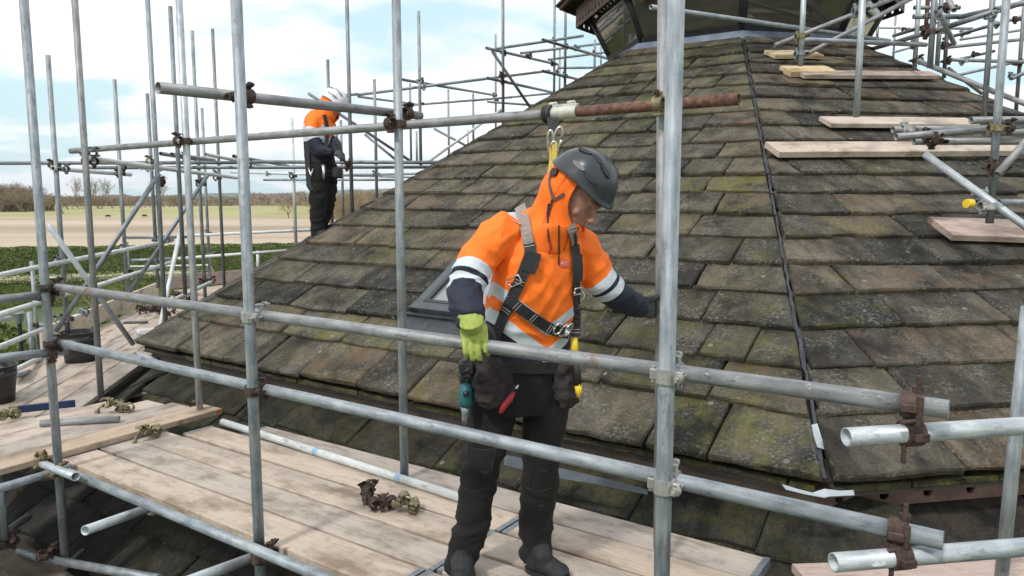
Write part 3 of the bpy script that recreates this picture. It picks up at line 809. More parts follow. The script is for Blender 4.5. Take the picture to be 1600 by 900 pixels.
for k in (-1, 0, 1):
    if k != -1:
        m2 = MB(); a, b = octa(k + 1, .975, .125), octa(k, .975, .125); x = (b - a).normalized(); nn = Vector((x.y, -x.x, 0)); m2.box((0, 0, .025), ((b - a).length, .05, .105), frame_mat((a + b) / 2, x, nn, Vector((0, 0, 1)))); link('fascia_board', m2.me('fascia_board', [m_simple('brown_fascia_timber', (.17, .125, .10), .85, 0, .3, 9, .4, .006)]), None, bld)
        continue
    perf_beam('perforated_beam', octa(k + 1, .972, .058), octa(k, .972, .058), .112, BEAM, bld, .245, .026)
    m2 = MB(); a, b = octa(k + 1, .95, .05), octa(k, .95, .05); x = (b - a).normalized(); nn = Vector((x.y, -x.x, 0))
    m2.box((0, 0, 0), ((b - a).length, .02, .2), frame_mat((a + b) / 2, x, nn, Vector((0, 0, 1)))); link('inner_beam', m2.me('inner_beam', [CLOTHO]), None, bld)

# lantern
lant = link('lantern', None, Matrix.Translation(C0 + Vector((0, 0, 3.2))), bld)
zb = .25 + APEX * .785; rb = .215; zt = 4.22; rt = .262
mb = MB()
for k in range(8):
    mb.add([octa(k, rb + .035, zb - .12), octa(k + 1, rb + .035, zb - .12), octa(k + 1, rb + .014, zb + .045), octa(k, rb + .014, zb + .045), octa(k + 1, rb - .02, zb + .05), octa(k, rb - .02, zb + .05)], [(1, 0, 3, 2), (2, 3, 5, 4)])
link('lead_skirt', mb.me('lead_skirt', [m_simple('blue_grey_lead', (.20, .24, .31), .5, .3, .25, 8, .3, .01)]), None, lant)
mgl, tgl, bgg = newmat('lantern_glass')
bgg.inputs['Base Color'].default_value = (.075, .072, .055, 1); bgg.inputs['Coat Weight'].default_value = 1.0; bgg.inputs['Coat Roughness'].default_value = .03; bgg.inputs['Roughness'].default_value = .05; bgg.inputs['Specular IOR Level'].default_value = .8
bump(tgl, bgg, tex(tgl, coords(tgl), 1.4, 3), .04, .1)
def quadbox(name, a, b, c, d_, inset, th, mat, parent):
    """flat framed panel between four corners a b (bottom) c d (top), given thickness"""
    n_ = (b - a).cross(d_ - a).normalized(); mb = MB()
    mb.add([a, b, c, d_, a + n_ * th, b + n_ * th, c + n_ * th, d_ + n_ * th], [(3, 2, 1, 0), (4, 5, 6, 7), (0, 1, 5, 4), (1, 2, 6, 5), (2, 3, 7, 6), (3, 0, 4, 7)])
    return link(name, mb.me(name, [mat]), None, parent)
for k in range(8):
    A, B = octa(k + 1, rb, zb + .04), octa(k, rb, zb + .04); D_, C_ = octa(k + 1, rt, zt), octa(k, rt, zt)
    quadbox('pane', A, B, C_, D_, 0, .012, mgl, lant)
    for a, b, rr in ((A, D_, .05), ):
        mb = MB(); mb.poly_rod([a, b], rr, 6); link('mullion', mb.me('mullion', [DARKF]), None, lant)
    u_ = (B - A).normalized(); up_ = ((D_ - A) + (C_ - B)).normalized(); nn = u_.cross(up_).normalized()
    mb = MB(); mb.box((0, 0, 0), ((B - A).length, .11, .05), frame_mat((A + B) / 2 + up_ * .05 + nn * .02, u_, up_, nn)); link('sill', mb.me('sill', [DARKF]), None, lant)
    perf_beam('perforated_beam', octa(k + 1, .2855, 4.03), octa(k, .2855, 4.03), .27, BEAM, lant, .15, .030, .015, 2)
    mb = MB(); mb.add([octa(k, .2855, 4.30), octa(k + 1, .2855, 4.30), octa(k + 1, .25, 4.31), octa(k, .25, 4.31)], [(0, 1, 2, 3)]); link('soffit', mb.me('soffit', [DARKF]), None, lant)
    mb = MB(); a, b = octa(k + 1, .316, 4.33), octa(k, .316, 4.33); x = (b - a).normalized(); nn = Vector((x.y, -x.x, 0))
    mb.box((0, 0, 0), ((b - a).length, .04, .06), frame_mat((a + b) / 2, x, nn, Vector((0, 0, 1)))); link('fascia', mb.me('fascia', [BEAM]), None, lant)
    for q in range(4):
        z0 = 4.37 + q * .11; r0 = .325 - q * .03
        mb = MB(); mb.add([octa(k + 1, r0, z0), octa(k, r0, z0), octa(k, r0 - .05, z0 + .15), octa(k + 1, r0 - .05, z0 + .15), octa(k + 1, r0, z0 - .03), octa(k, r0, z0 - .03), octa(k, r0 - .06, z0 + .10), octa(k + 1, r0 - .06, z0 + .10)], [(0, 1, 2, 3), (5, 4, 7, 6), (4, 5, 1, 0)])
        o = link('lantern_slate_course', mb.me('lantern_slate_course', [SLATE]), None, lant); o.color = (.25, .3, .1, 1)
mb = MB(); mb.add([octa(k, .2, 4.7) for k in range(8)] + [Vector((C0.x, C0.y, 5.6))], [(i, (i + 1) % 8, 8) for i in range(8)]); o = link('lantern_roof', mb.me('lantern_roof', [SLATE]), None, lant); o.color = (.3, .3, .1, 1)

# ------------------------------------------------------------------ platforms
def board_me(L, W, T, r, name='board'):
    bm = bmesh.new()
    K = max(2, int(L / .6)); vs = []
    for i in range(K + 1):
        x = -L / 2 + L * i / K; dz = r.uniform(-.002, .002) if 0 < i < K else 0; dy = r.uniform(-.0015, .0015)
        c = .004
        for (y, z) in ((-W / 2, -T / 2), (W / 2, -T / 2), (W / 2, T / 2 - c), (W / 2 - c, T / 2), (-W / 2 + c, T / 2), (-W / 2, T / 2 - c)):
            vs.append((x, y + dy, z + dz))
    fs = []
    for i in range(K):
        for j in range(6):
            a = i * 6 + j; b = i * 6 + (j + 1) % 6; fs.append((a, a + 6, b + 6, b))
    fs.append((0, 1, 2, 3, 4, 5)); k = K * 6; fs.append((k + 5, k + 4, k + 3, k + 2, k + 1, k))
    bm.free(); return vs, fs
rb_ = random.Random(3)
def board(a, b, W=.225, T=.038, parent=None, mat=None, up=Vector((0, 0, 1)), name='board', label=None, cat=None, group=None, band=(0, 0), top=True):
    """board whose top surface centre line runs a to b"""
    a = Vector(a); b = Vector(b); x = (b - a).normalized(); y = up.cross(x).normalized(); z = x.cross(y)
    L = (b - a).length; vs, fs = board_me(L, W, T, rb_)
    o = (a + b) / 2 - (z * T / 2 if top else Vector((0, 0, 0)))
    M = frame_mat(o, x, y, z)
    ob = link(name, mesh(name, vs, fs, [mat or WOOD]), M, parent, label, cat, group)
    for s_, on in zip((-1, 1), band):
        if on:
            mb = MB(); mb.box((s_ * (L / 2 - .012), 0, 0), (.028, W + .003, T + .003)); link('end_band', mb.me('end_band', [GALV_D]), M, ob)
    return ob
u0 = (octa(0) - octa(1)).normalized(); n0 = Vector((-u0.y, u0.x, 0))    # u0 left to right, n0 away from the camera
def fp(nd, u, z): return n0 * nd + u0 * u + Vector((0, 0, z))
def to_nu(p): return p.dot(n0), p.dot(u0)
front = thing('scaffold_platform', PH(600, 800, 0), 'front working platform of weathered boards the main worker stands on', 'platform')
uL = to_nu(PH(98, 713, 0))[1]; uR = to_nu(PH(1206, 866, 0))[1]; 
nB = to_nu(PH(600, 712, 0))[0]; nF = to_nu(PH(400, 841, 0))[0]
uS = to_nu(PH(725, 858, 0))[1]
nb = 5; wB = (nB - nF) / nb
for i in range(nb):
    c = nF + wB * (i + .5)
    le = uL + (.02 if i < 3 else .5 + .3 * (i - 3))
    sp = uS + rb_.uniform(-.03, .03)
    board(fp(c, le - (0 if i < 3 else .3), rb_.uniform(-.010, .004)), fp(c, sp - .006, rb_.uniform(-.003, .003)), wB - rb_.uniform(.012, .024), parent=front, band=(1, 1))
    re = uR + rb_.uniform(-.02, .02) - .0
    board(fp(c + .012, sp + .006, -.004), fp(c + .012, re, rb_.uniform(-.003, .003)), wB - rb_.uniform(.012, .026), parent=front, band=(1, 1), mat=WOOD)
# corner boards lying across, one board thickness higher
cornerp = thing('scaffold_platform', PH(120, 670, .04), 'corner boards laid across the left end of the front platform', 'platform')
e0 = PH(0, 733, .042); e1 = PH(350, 637, .042); xdir = (e1 - e0).normalized(); ydir = Vector((-xdir.y, xdir.x, 0))
for i in range(4):
    a = e0 + ydir * (.1125 + i * .232) - xdir * (.9 + .1 * i); b = e1 + ydir * (.1125 + i * .232) - xdir * (.02 + [0, .10, .16, .30][i])
    board(a, b, .225, parent=cornerp, band=(0, 0))
    if i == 0:
        mb = MB(); mb.box((0, 0, 0), (.05, .227, .030), frame_mat(b - xdir * .026 - Vector((0, 0, .019)), xdir, ydir, Vector((0, 0, 1)))); link('painted_board_end', mb.me('painted_board_end', [m_simple('orange_end_paint', (.42, .12, .05), .7, 0, .3, 30, .1)]), None, cornerp)
# left side platform
u1 = (octa(1) - octa(2)).normalized(); out1 = Vector((u1.y, -u1.x, 0))
LZ = -.043
leftp = thing('scaffold_platform', octa(1, 1.15, 0), 'left side working platform carrying buckets and a heap of clamps', 'platform')
def lp(ap, s, z): # s along the left face from its near corner going away
    base = Vector((C0.x, C0.y, 0)) + out1 * ap; return base + u1 * (APO * .4142 - s) + Vector((0, 0, z))
for i in range(5):
    ap = 7.27 + .1125 + i * .235
    st = (-1.2, -1.5, -1.6, -1.7, -1.8)[i]
    board(lp(ap, st, LZ), lp(ap, 3.3, LZ), .225, parent=leftp, mat=WOOD)
    board(lp(ap, 3.31, LZ), lp(ap, 6.2, LZ), .225, parent=leftp, mat=WOOD)
for a_, b_ in ((-.25, 1.05),):
    board(lp(6.98, a_, -.11), lp(7.02, b_, -.10), .225, parent=leftp, mat=WOOD_D)
for s0, s1 in ((1.55, 3.6), (3.6, 6.0)):
    board(lp(8.50, s0, .09), lp(8.50, s1, .09), .225, .038, parent=leftp, mat=WOOD_T, up=out1, name='toe_board', top=False)
# far left face platform
u2 = (octa(2) - octa(3)).normalized(); out2 = Vector((u2.y, -u2.x, 0))
farp = thing('scaffold_platform', octa(3, 1.1, 0), 'far platform of pinkish boards behind the left roof edge', 'platform')
def l2(ap, s, z): return Vector((C0.x, C0.y, 0)) + out2 * ap + u2 * (APO * .4142 - s) + Vector((0, 0, z))
for i in range(5):
    ap = 7.4 + .1125 + i * .235; board(l2(ap, -.4, 0), l2(ap, 6.0, 0), .225, parent=farp)
board(l2(8.62, -.5, .13), l2(8.62, 6.2, .13), .225, .038, parent=farp, mat=WOOD_P, up=out2, name='toe_board', top=False)
# right side platform
um = (octa(-1) - octa(0)).normalized(); om = Vector((um.y, -um.x, 0))
rightp = thing('scaffold_platform', PH(1420, 890, 0), 'right side working platform board below the perforated beam', 'platform')
q0 = PH(1237, 880, 0); q1 = PH(1600, 868, 0); dd = (q1 - q0).normalized(); yy = Vector((dd.y, -dd.x, 0))
for i in range(3):
    board(q0 + yy * (.1125 + .232 * i) + dd * (0 if i == 0 else .05), q0 + yy * (.1125 + .232 * i) + dd * 3.2, .225, parent=rightp, mat=WOOD_P if i == 0 else WOOD)
# low dirty platform at lower left
lowp = thing('scaffold_platform', PH(40, 870, -.7), 'low dirty weathered boards at the bottom left corner', 'platform')
a = PH(22, 836, -.7); b = PH(125, 905, -.7); x_ = (b - a).normalized(); y_ = Vector((x_.y, -x_.x, 0))
for i in range(3): board(a - x_ * .1 + y_ * (.1125 + .23 * i) - x_ * .05 * i, b + x_ * .5 + y_ * (.1125 + .23 * i), .225, parent=lowp, mat=WOOD_D)
board(P(2, 785, 4.6), P(64, 722, 5.2), .06, .03, None, WOOD, name='timber_batten', label='pale timber batten leaning under the corner boards at left', cat='batten')

# boards lying on the right roof face
FR = face_frame(-1)
def onR(px, py, off=.125): return PPlane(px, py, FR[0] + FR[3] * off, FR[3])
def roof_board(l, r_, W, T, mat, label, back=0):
    a = onR(*l); b = onR(*r_)
    board(a, b, W, T, None, mat, up=(Vector((0, 0, 1)) * .25 + FR[3] * .9).normalized(), name='roof_board', label=label, cat='board')
ax = .10
roof_board((1207, 229), (1660, 227), .24, .05, WOOD, 'long pale board lying across the right roof face, lowest but one')
roof_board((1290, 187), (1520, 189), .20, .04, WOOD, 'pale board under the tall pole on the right roof face')
roof_board((1250, 113), (1460, 114), .18, .04, WOOD_P, 'grey board lying high on the right roof face')
roof_board((1228, 107), (1300, 107), .22, .06, WOOD_N, 'short fresh yellow block on the high roof board')
roof_board((1203, 82), (1278, 82), .22, .04, WOOD_N, 'short fresh yellow board just below the lantern')
roof_board((1470, 352), (1640, 358), .30, .045, WOOD_P, 'pinkish board nearest the right edge, under the leaning poles')

# ------------------------------------------------------------------ scaffold tubes and clamps
TR = .02415
def tube_me(L, n=16, name='tube', r=TR):
    ri = r - .004; vs = []; fs = []
    for z in (-L / 2, L / 2):
        for q in (r, ri):
            for k in range(n): t = 2 * math.pi * k / n; vs.append((math.cos(t) * q, math.sin(t) * q, z))
    ind = .35 if L > .7 else L / 2
    # inner wall goes in a little way at each end, closed by a dark disc
    for z in (-L / 2 + ind * .9, L / 2 - ind * .9):
        for k in range(n): t = 2 * math.pi * k / n; vs.append((math.cos(t) * ri, math.sin(t) * ri, z))
    for k in range(n):
        j = (k + 1) % n
        fs.append((k, j, 2 * n + j, 2 * n + k))
        fs.append((j, k, n + k, n + j)); fs.append((2 * n + k, 2 * n + j, 3 * n + j, 3 * n + k))
        fs.append((n + j, n + k, 4 * n + k, 4 * n + j)); fs.append((3 * n + k, 3 * n + j, 5 * n + j, 5 * n + k))
    me = mesh(name, vs, fs, [], True)
    return me
def tube(name, a, b, parent, mat=None, label=None, near=None, r=TR, cat=None):
    a = Vector(a); b = Vector(b); z = (b - a).normalized(); x = z.orthogonal().normalized(); y = z.cross(x)
    n = 20 if (a.y + b.y) / 2 < 5.5 else 10
    me = tube_me((b - a).length, n, name, r)
    me.materials.append(mat or GALV)
    o = link(name, me, frame_mat((a + b) / 2, x, y, z), parent, label, cat)
    md = None
    return o
def coupler_me(name, mats, swivel=False):
    """double clamp: one band round local Z, one round local X, offset along Y"""
    mb = MB()
    def band(c, ax, s1, s2, wd=.042):
        n = 16
        for r0, r1 in ((TR + .0005, TR + .0085),):
            vs = []
            for s_ in (-wd / 2, wd / 2):
                for rr in (r0, r1):
                    for k in range(n):
                        t = 2 * math.pi * k / n; vs.append(c + ax * s_ + s1 * (math.cos(t) * rr) + s2 * (math.sin(t) * rr))
            fs = []
            for k in range(n):
                j = (k + 1) % n
                fs += [(n + k, n + j, 3 * n + j, 3 * n + k), (k, n + k, n + j, j)[::-1], (2 * n + k, 2 * n + j, 3 * n + j, 3 * n + k)]
            mb.add(vs, fs, 0, False)
        # raised ribs, hinge and bolt lugs
        mb.box(c + s1 * (TR + .012) , (1, 1, 1), None, 0) if False else None
        for sg in (-1, 1):
            lug = c + s1 * sg * (TR + .014)
            M = frame_mat(lug, ax, s1, s2)
            mb.box((0, 0, 0), (wd * .8, .026, .020), M, 0, .003)
        # eye bolt and nut
        p = c + s1 * (TR + .022)
        mb.rod(p - s2 * .030, p + s2 * .048, .0055, 8, 1); mb.rod(p + s2 * .020, p + s2 * .034, .0125, 6, 1); mb.rod(p + s2 * .013, p + s2 * .020, .015, 10, 0)
        q = c - s1 * (TR + .018); mb.rod(q - ax * .024, q + ax * .024, .007, 8, 0)
    X, Y, Z = Vector((1, 0, 0)), Vector((0, 1, 0)), Vector((0, 0, 1))
    band(Vector((0, 0, 0)), Z, X, -Y)
    band(Vector((0, .0585, 0)), X, Z, Y)
    mb.rod((0, TR, 0), (0, .0585 - TR, 0), .018, 10)
    return mb.me(name, mats)
CP = {'r': coupler_me('coupler_rusty', [FIT_R, FIT_K]), 's': coupler_me('coupler_zinc', [FIT_S, FIT_S]), 'b': coupler_me('coupler_brassy', [FIT_B, FIT_R])}
CP['g'] = coupler_me('coupler_dull', [GALV_D, FIT_K])
def coupler(p, az, ax, parent, kind='r', flip=1, label=None, roll=0):
    if kind == 'r' and Vector(p).y > 5.5 and rnd.random() < .5: kind = 'g'
    """p on the axis of the first tube; az its direction; ax the direction of the second tube; second tube lies on side flip*(az x ax)"""
    z = Vector(az).normalized(); x = Vector(ax); x = (x - z * x.dot(z)).normalized(); y = z.cross(x)
    if flip < 0: x = -x; y = -y
    return link('coupler', CP[kind], frame_mat(Vector(p), x, y, z), parent, label)
UP = Vector((0, 0, 1))
def pole(px, pyref, Z, ytop, ybot, parent, mat=None, label=None, px2=None, py2=None):
    """upright through the point at px,pyref; px2,py2 gives a second column when it leans"""
    p = P(px, pyref, Z)
    if px2 is None:
        a = Vector((p.x, p.y, Zy(p.y, ybot))); b = Vector((p.x, p.y, Zy(p.y, ytop)))
    else:
        q = P(px2, py2, Z + (p.z - P(px2, py2, Z).z) * .12)
        d_ = (q - p); 
        def at(y_):
            t = (y_ - pyref) / (py2 - pyref); return p + d_ * t
        a, b = at(ybot), at(ytop)
    return tube('standard', a, b, parent, mat, label)
def W2Z(w_): return .0483 * F_PX / w_

# ---- front scaffold
fs_ = thing('scaffold', PH(400, 880, 0), 'near galvanised scaffold round the front platform, with guard rails', 'scaffold')
A0 = P(72, 470, 4.36); A1 = P(391.5, 530, 3.31); A2 = P(1043, 540, 2.2)
def vline(p, ytop, ybot): return Vector((p.x, p.y, Zy(p.y, ybot))), Vector((p.x, p.y, Zy(p.y, ytop)))
for p, yt, ybt, mt in ((A0, -60, 872, GALV), (A1, -80, 1000, GALV), (A2, -100, 1300, GALV_B)):
    a, b = vline(p, yt, ybt); tube('standard', a, b, fs_, GALV if mt is GALV else GALV)
# splice seam sleeve on the tall near-left standard
# inner standards standing on the boards
tube('standard', P(1029.5, 858, 3.32), P(1037, -80, 3.22), fs_, GALV_G)
for px, py, yt, ybt, Zz, mt in ((300, 400, -60, 661, 5.45, GALV_B), (626, 400, -80, 745, 4.16, GALV)):
    p = P(px, py, Zz); a, b = vline(p, yt, ybt); a.z = max(a.z, .002); tube('standard', a, b, fs_, mt)
B2 = P(626, 400, 4.16); B1 = P(300, 400, 5.45); B3 = P(1033, 400, 3.30)
offn = n0 * .056
def rail(p1, p2, parent, mat=None, name='guard_rail', label=None): return tube(name, p1, p2, parent, mat, label)
def on_line(A, B_, px, py):
    """point on the vertical plane through A and B_ seen at px,py"""
    d_ = (B_ - A); n_ = Vector((-d_.y, d_.x, 0)).normalized(); return PPlane(px, py, A, n_)
Ao, Bo = A0 + offn, A2 + offn
up1 = on_line(Ao, Bo, 82, 448); up2 = on_line(Ao, Bo, 1483, 640)
lo1 = on_line(Ao, Bo, 90, 535); lo2 = on_line(Ao, Bo, 1474, 845)
rail(up1, up2, fs_, GALV_G); rail(lo1, lo2, fs_, GALV)
for A_, kd in ((A0, 'r'), (A1, 's'), (A2, 's')):
    for r1, r2, kd2 in ((up1, up2, kd), (lo1, lo2, 'r' if A_ is A1 else kd)):
        t = ((A_ - r1).dot(u0)) / ((r2 - r1).dot(u0)); z_ = (r1 + (r2 - r1) * t).z
        coupler(Vector((A_.x, A_.y, z_)), UP, u0, fs_, kd2, 1)
# high ledger behind the worker, with joint sleeve and rusty end
hA, hB, hC = P(111, 236, 6.55), P(880, 176.5, 3.62), P(1155, 155, 3.02)
hd = (hC - hA).normalized()
hB = hA + hd * (hB - hA).dot(hd)
tube('ledger', hA, hB + hd * .06, fs_, GALV_G); tube('ledger', hB + hd * .08, hC, fs_, RUST, 'rusty red brown end length of the high tube')
sleeve = MB(); sm_ = frame_mat(hB + hd * .05, hd, hd.cross(UP).normalized(), hd.cross(hd.cross(UP)).normalized() * -1)
sleeve.rod(sm_ @ Vector((-.10, 0, 0)), sm_ @ Vector((.085, 0, 0)), TR + .006, 18, 0)
sleeve.box((0, 0, TR + .008), (.17, .022, .014), sm_, 0, .002)
for q in (-.05, .05): sleeve.rod(sm_ @ Vector((q - .02, 0, TR + .02)), sm_ @ Vector((q + .02, 0, TR + .022)), .008, 8, 0)
link('joint_sleeve', sleeve.me('joint_sleeve', [m_simple('dull_zinc_sleeve', (.52, .52, .47), .55, .3, .2, 30, .2, .002)]), None, fs_)
for q, kd in ((B1, 'r'), (B2, 'r'), (B3, 'b')):
    t = (q - hA).dot(u0) / hd.dot(u0); z_ = (hA + hd * t).z; coupler(Vector((q.x, q.y, z_)) , UP, hd, fs_, kd, -1)
# short transom overhead from the outer to the inner standard
tA, tB = P(247, 137, 3.08), P(657, 181, 4.36)
tube('transom', tA, tB, fs_, GALV_G)
coupler(P(374, 152, 3.33), UP, (tB - tA), fs_, 'r', -1); coupler(P(624, 178, 4.17), UP, (tB - tA), fs_, 'r', -1)
# below the boards
tube('ledger', P(40, 715, 4.75), P(118, 745, 4.18), fs_, GALV_B)
tube('transom', P(-10, 766, 4.0), P(109, 731, 4.55), fs_, GALV)
tube('ledger', P(108, 738, 4.42), P(560, 925, 2.95), fs_, GALV)
tube('transom', P(133, 829, 3.62), P(246, 789, 4.15), fs_, GALV_B)
tube('transom', P(285, 912, 3.1), P(403, 868, 3.6), fs_, GALV_B)
tube('ledger', P(72, 873, 4.6), P(250, 905, 3.8), fs_, GALV_D); tube('ledger', P(30, 862, 4.9), P(62, 871, 4.7), fs_, GALV_D)
tube('brace', P(80, 905, 4.9), P(132, 861, 5.1), fs_, GALV_D)
tube('standard', *vline(P(4, 800, 4.5), 735, 858), fs_, GALV_D); coupler(P(3, 850, 4.5), UP, u0, fs_, 'r')
tube('brace', P(8, 832, 5.0), P(45, 807, 5.3), fs_, GALV_D)
for p_, k_ in ((P(78, 742, 4.36), 'b'), (P(240, 796, 4.1), 's'), (P(68, 868, 4.5), 'r'), (P(405, 872, 3.35), 'r')): coupler(p_, UP, u0, fs_, k_, 1)
coupler(P(66, 727, 4.55), u0, n0, fs_, 'b', 1)

# rails turning the left corner
for a, b, mt in (((-60, 474, 3.9), (97, 458, 4.5), GALV_G), ((-60, 566, 3.9), (103, 548, 4.5), GALV), ((-30, 501, 5.2), (64, 472, 6.6), GALV_W), ((-60, 566, 5.6), (66, 515, 7.6), GALV_W),
                 ((-40, 501, 5.8), (15, 497.5, 6.2), GALV_W), ((20, 580, 6.6), (66, 558, 7.8), GALV_W), ((18, 590, 6.6), (46, 581, 7.2), GALV)):
    tube('guard_rail', P(*a), P(*b), fs_, mt)
coupler(P(69, 464, 4.42), UP, n0, fs_, 'r', -1); coupler(P(73, 552, 4.42), UP, n0, fs_, 'r', -1)

# ---- near right rails
rs = thing('scaffold', P(1500, 760, 1.95), 'bright galvanised guard rails jutting in from the lower right', 'scaffold')
ra, rb2 = P(1322, 683, 1.90), P(1720, 658, 2.03); rc, rd = P(1302, 879, 1.90), P(1720, 845, 2.03)
tube('guard_rail', ra, rb2, rs, GALV_B); tube('guard_rail', rc, rd, rs, GALV_B)
ru = (rb2 - ra).normalized()
rup = (up2 - up1).normalized()
for (px, y1, y2, yb_) in ((1424, 630, 677, 0), (1404, 828, 870, 0)):
    t1 = on_line(Ao, Bo, px, y1 - 1); 
    mz = UP
    # swivel clamp: two bands stacked, long bolt
    def sw(c, ax_, wd=.046):
        mb = MB(); s1 = UP; s2 = ax_.cross(UP).normalized(); n = 18; vs = []
        for s_ in (-wd / 2, wd / 2):
            for rr in (TR + .0005, TR + .010):
                for k in range(n): t = 2 * math.pi * k / n; vs.append(c + ax_ * s_ + s1 * (math.cos(t) * rr) + s2 * (math.sin(t) * rr))
        f_ = []
        for k in range(n):
            j = (k + 1) % n; f_ += [(n + k, n + j, 3 * n + j, 3 * n + k), (k, j, n + j, n + k), (2 * n + k, 2 * n + j, 3 * n + j, 3 * n + k)]
        mb.add(vs, f_, 0)
        for sg in (-1, 1):
            mb.box(c + s2 * sg * (TR + .014), (1, 1, 1)) if False else mb.box((0, 0, 0), (wd * .82, .024, .022), frame_mat(c - s2 * .012 * 0 + s2 * sg * (TR + .013), ax_, s2, s1), 0, .003)
        p_ = c - s2 * (TR + .018) * (1 if s2.y > 0 else -1)
        return mb, p_
    c1 = on_line(Ao, Bo, px, y1); c1 = c1 - UP * 0
    # nearest point on each tube axis
    tt = (c1 - up1).dot(rup) if y1 < 700 else 0
    ax1 = rup if y1 < 700 else (lo2 - lo1).normalized(); o1 = up1 if y1 < 700 else lo1
    c1 = o1 + ax1 * (c1 - o1).dot(ax1)
    o2 = ra if y1 < 700 else rc; ax2 = ru
    c2 = P(px + 4, y2, 1.92); c2 = o2 + ax2 * (c2 - o2).dot(ax2)
    m1, p1 = sw(c1, ax1); m2_, p2 = sw(c2, ax2)
    m1.add(m2_.v, m2_.f, 0)
    mid = (c1 + c2) / 2; m1.rod(c1 - UP * TR, c2 + UP * TR, .02, 10)
    f1 = c1 + Vector((.0, -.036, 0)); m1.rod(f1 + Vector((.012, .03, .02)), f1 + Vector((.012, .03, .075)), .0065, 8); m1.rod(f1 + Vector((.012, .03, .034)), f1 + Vector((.012, .03, .048)), .014, 6)
    m1.rod(c2 + Vector((-.02, -.01, -.02)), c2 + Vector((-.02, -.01, -.075)), .0065, 8); m1.rod(f1 + Vector((-.045, -.004, -.035)), f1 + Vector((0, 0, -.03)), .006, 8)
    m1.rod(f1 + Vector((0, 0, -.045)), f1 + Vector((0, -.004, .03)), .009, 8)
    link('coupler', m1.me('swivel_coupler', [FIT_R]), None, rs)
tube('standard', P(1562, 930, 2.95), P(1607, 480, 2.7), rs, GALV)
# white stencil mark on the lower tube: a worn pale oval
mk = MB(); cc = rc.lerp(rd, .145) + Vector((0, -TR - .0005, 0))
nn_ = 14; vs_ = [cc + ru * (math.cos(t) * .022) + UP * (math.sin(t) * .0075) for t in [2 * math.pi * k / nn_ for k in range(nn_)]]
mk.add(vs_, [list(range(nn_))]); link('worn_label', mk.me('worn_label', [m_simple('worn_white_print', (.66, .68, .68), .6, 0, .3, 120, 0)]), None, rs)

# ---- left scaffold: standards and rails beside the left roof edge
ls = thing('scaffold', P(160, 620, 5.9), 'left side scaffold beyond the corner with open ended transoms and braces', 'scaffold')
for px, py, Zz, yt, ybt, mt in ((90, 300, 7.5, 86, 520, GALV), (150, 500, 5.85, -60, 627, GALV_G), (192, 340, 9.2, 124, 460, GALV), (200, 420, 9.6, 378, 460, GALV),
                                (250, 350, 7.6, -60, 513, GALV), (241, 340, 10.2, 146, 450, GALV_D), (283, 340, 8.5, 10, 460, GALV_D), (315, 350, 10.6, 48, 476, GALV),
                                (345.5, 340, 11.3, 45, 459, GALV_D), (323.7, 340, 13, 169, 435, GALV), (53, 455, 9.2, 408, 575, GALV), (50, 545, 8.0, 487, 575, GALV)):
    pole(px, py, Zz, yt, ybt, ls, mt)
for nm, a, b, mt in (
    ('ledger', (-60, 255, 9.6), (395, 254, 9.9), GALV_D), ('ledger', (135, 262, 10.3), (690, 261, 10.6), GALV_D),
    ('transom', (82, 263, 7.4), (204, 273, 9.8), GALV_W), ('transom', (134, 247, 5.7), (205, 256.5, 7.0), GALV_W), ('transom', (203, 256, 7.0), (370, 278, 11.5), GALV_W),
    ('transom', (251, 240, 9.2), (345, 255, 12), GALV_G), ('transom', (268, 241, 9.4), (335, 250, 11), GALV_D), ('transom', (321, 241, 9.5), (430, 262, 13.5), GALV_W), ('transom', (365, 244, 9.8), (450, 259, 13), GALV_G),
    ('brace', (249, 271, 7.5), (87, 518, 7.2), GALV_D), ('brace', (325, 273, 9.1), (202, 457, 8.8), GALV_D),
    ('ledger', (-60, 442, 6.2), (105, 408, 7.6), GALV_W), ('ledger', (105, 408, 7.6), (268, 376, 10.2), GALV_W), ('ledger', (150, 447, 7.7), (273, 408, 10.2), GALV_W), ('ledger', (96, 461, 7.2), (111, 458, 7.4), GALV_W),
    ('ledger', (55, 508, 9.5), (126, 507, 9.5), GALV), ('ledger', (125, 484, 10.5), (167, 484, 10.5), GALV_D), ('ledger', (108, 499, 7.9), (128, 492, 8.3), GALV_W),
    ('ledger', (273, 468, 8.6), (329, 441, 10.2), GALV_W),
    ('ledger', (198, 371, 12), (300, 370, 12.2), GALV_D), ('ledger', (300, 368, 12.2), (575, 355, 12.8), GALV_W), ('ledger', (205, 407, 12), (280, 404, 12.2), GALV), ('ledger', (278, 404, 12.1), (470, 390, 12.6), GALV_W)):
    tube(nm, P(*a), P(*b), ls, mt)
for px, py, Zz, k_ in ((90, 258, 7.5, 'r'), (132, 240, 5.75, 'r'), (134, 252, 5.75, 'r'), (94, 264, 7.5, 'r'), (186, 262, 9.2, 'r'), (192, 272, 9.3, 'r'), (243, 252, 7.6, 'b'), (246, 284, 7.6, 'r'), (222, 262, 8.5, 's'), (258, 262, 9.6, 's'), (278, 244, 8.5, 'r'), (318, 288, 9.2, 'r'), (311, 284, 9.4, 'r'),
                       (100, 408, 7.6, 'r'), (199, 388, 9.2, 'r'), (203, 424, 9.4, 'r'), (241, 375, 10.1, 'r'), (268, 374, 10.1, 'r'), (102, 500, 7.4, 'r'), (110, 498, 7.6, 'r'), (126, 489, 8.3, 'r'), (321, 440, 10.4, 'r'), (326, 438, 10.4, 'r'), (329, 364, 13, 'r'), (329, 398, 13, 'r'), (343, 278, 11, 'r'), (341, 271, 11, 's'), (56, 508, 9.2, 'r'), (382, 258, 10, 'r')):
    coupler(P(px, py, Zz), UP, u0 + n0 * rnd.uniform(-.3, .3), ls, k_, rnd.choice((1, -1)))
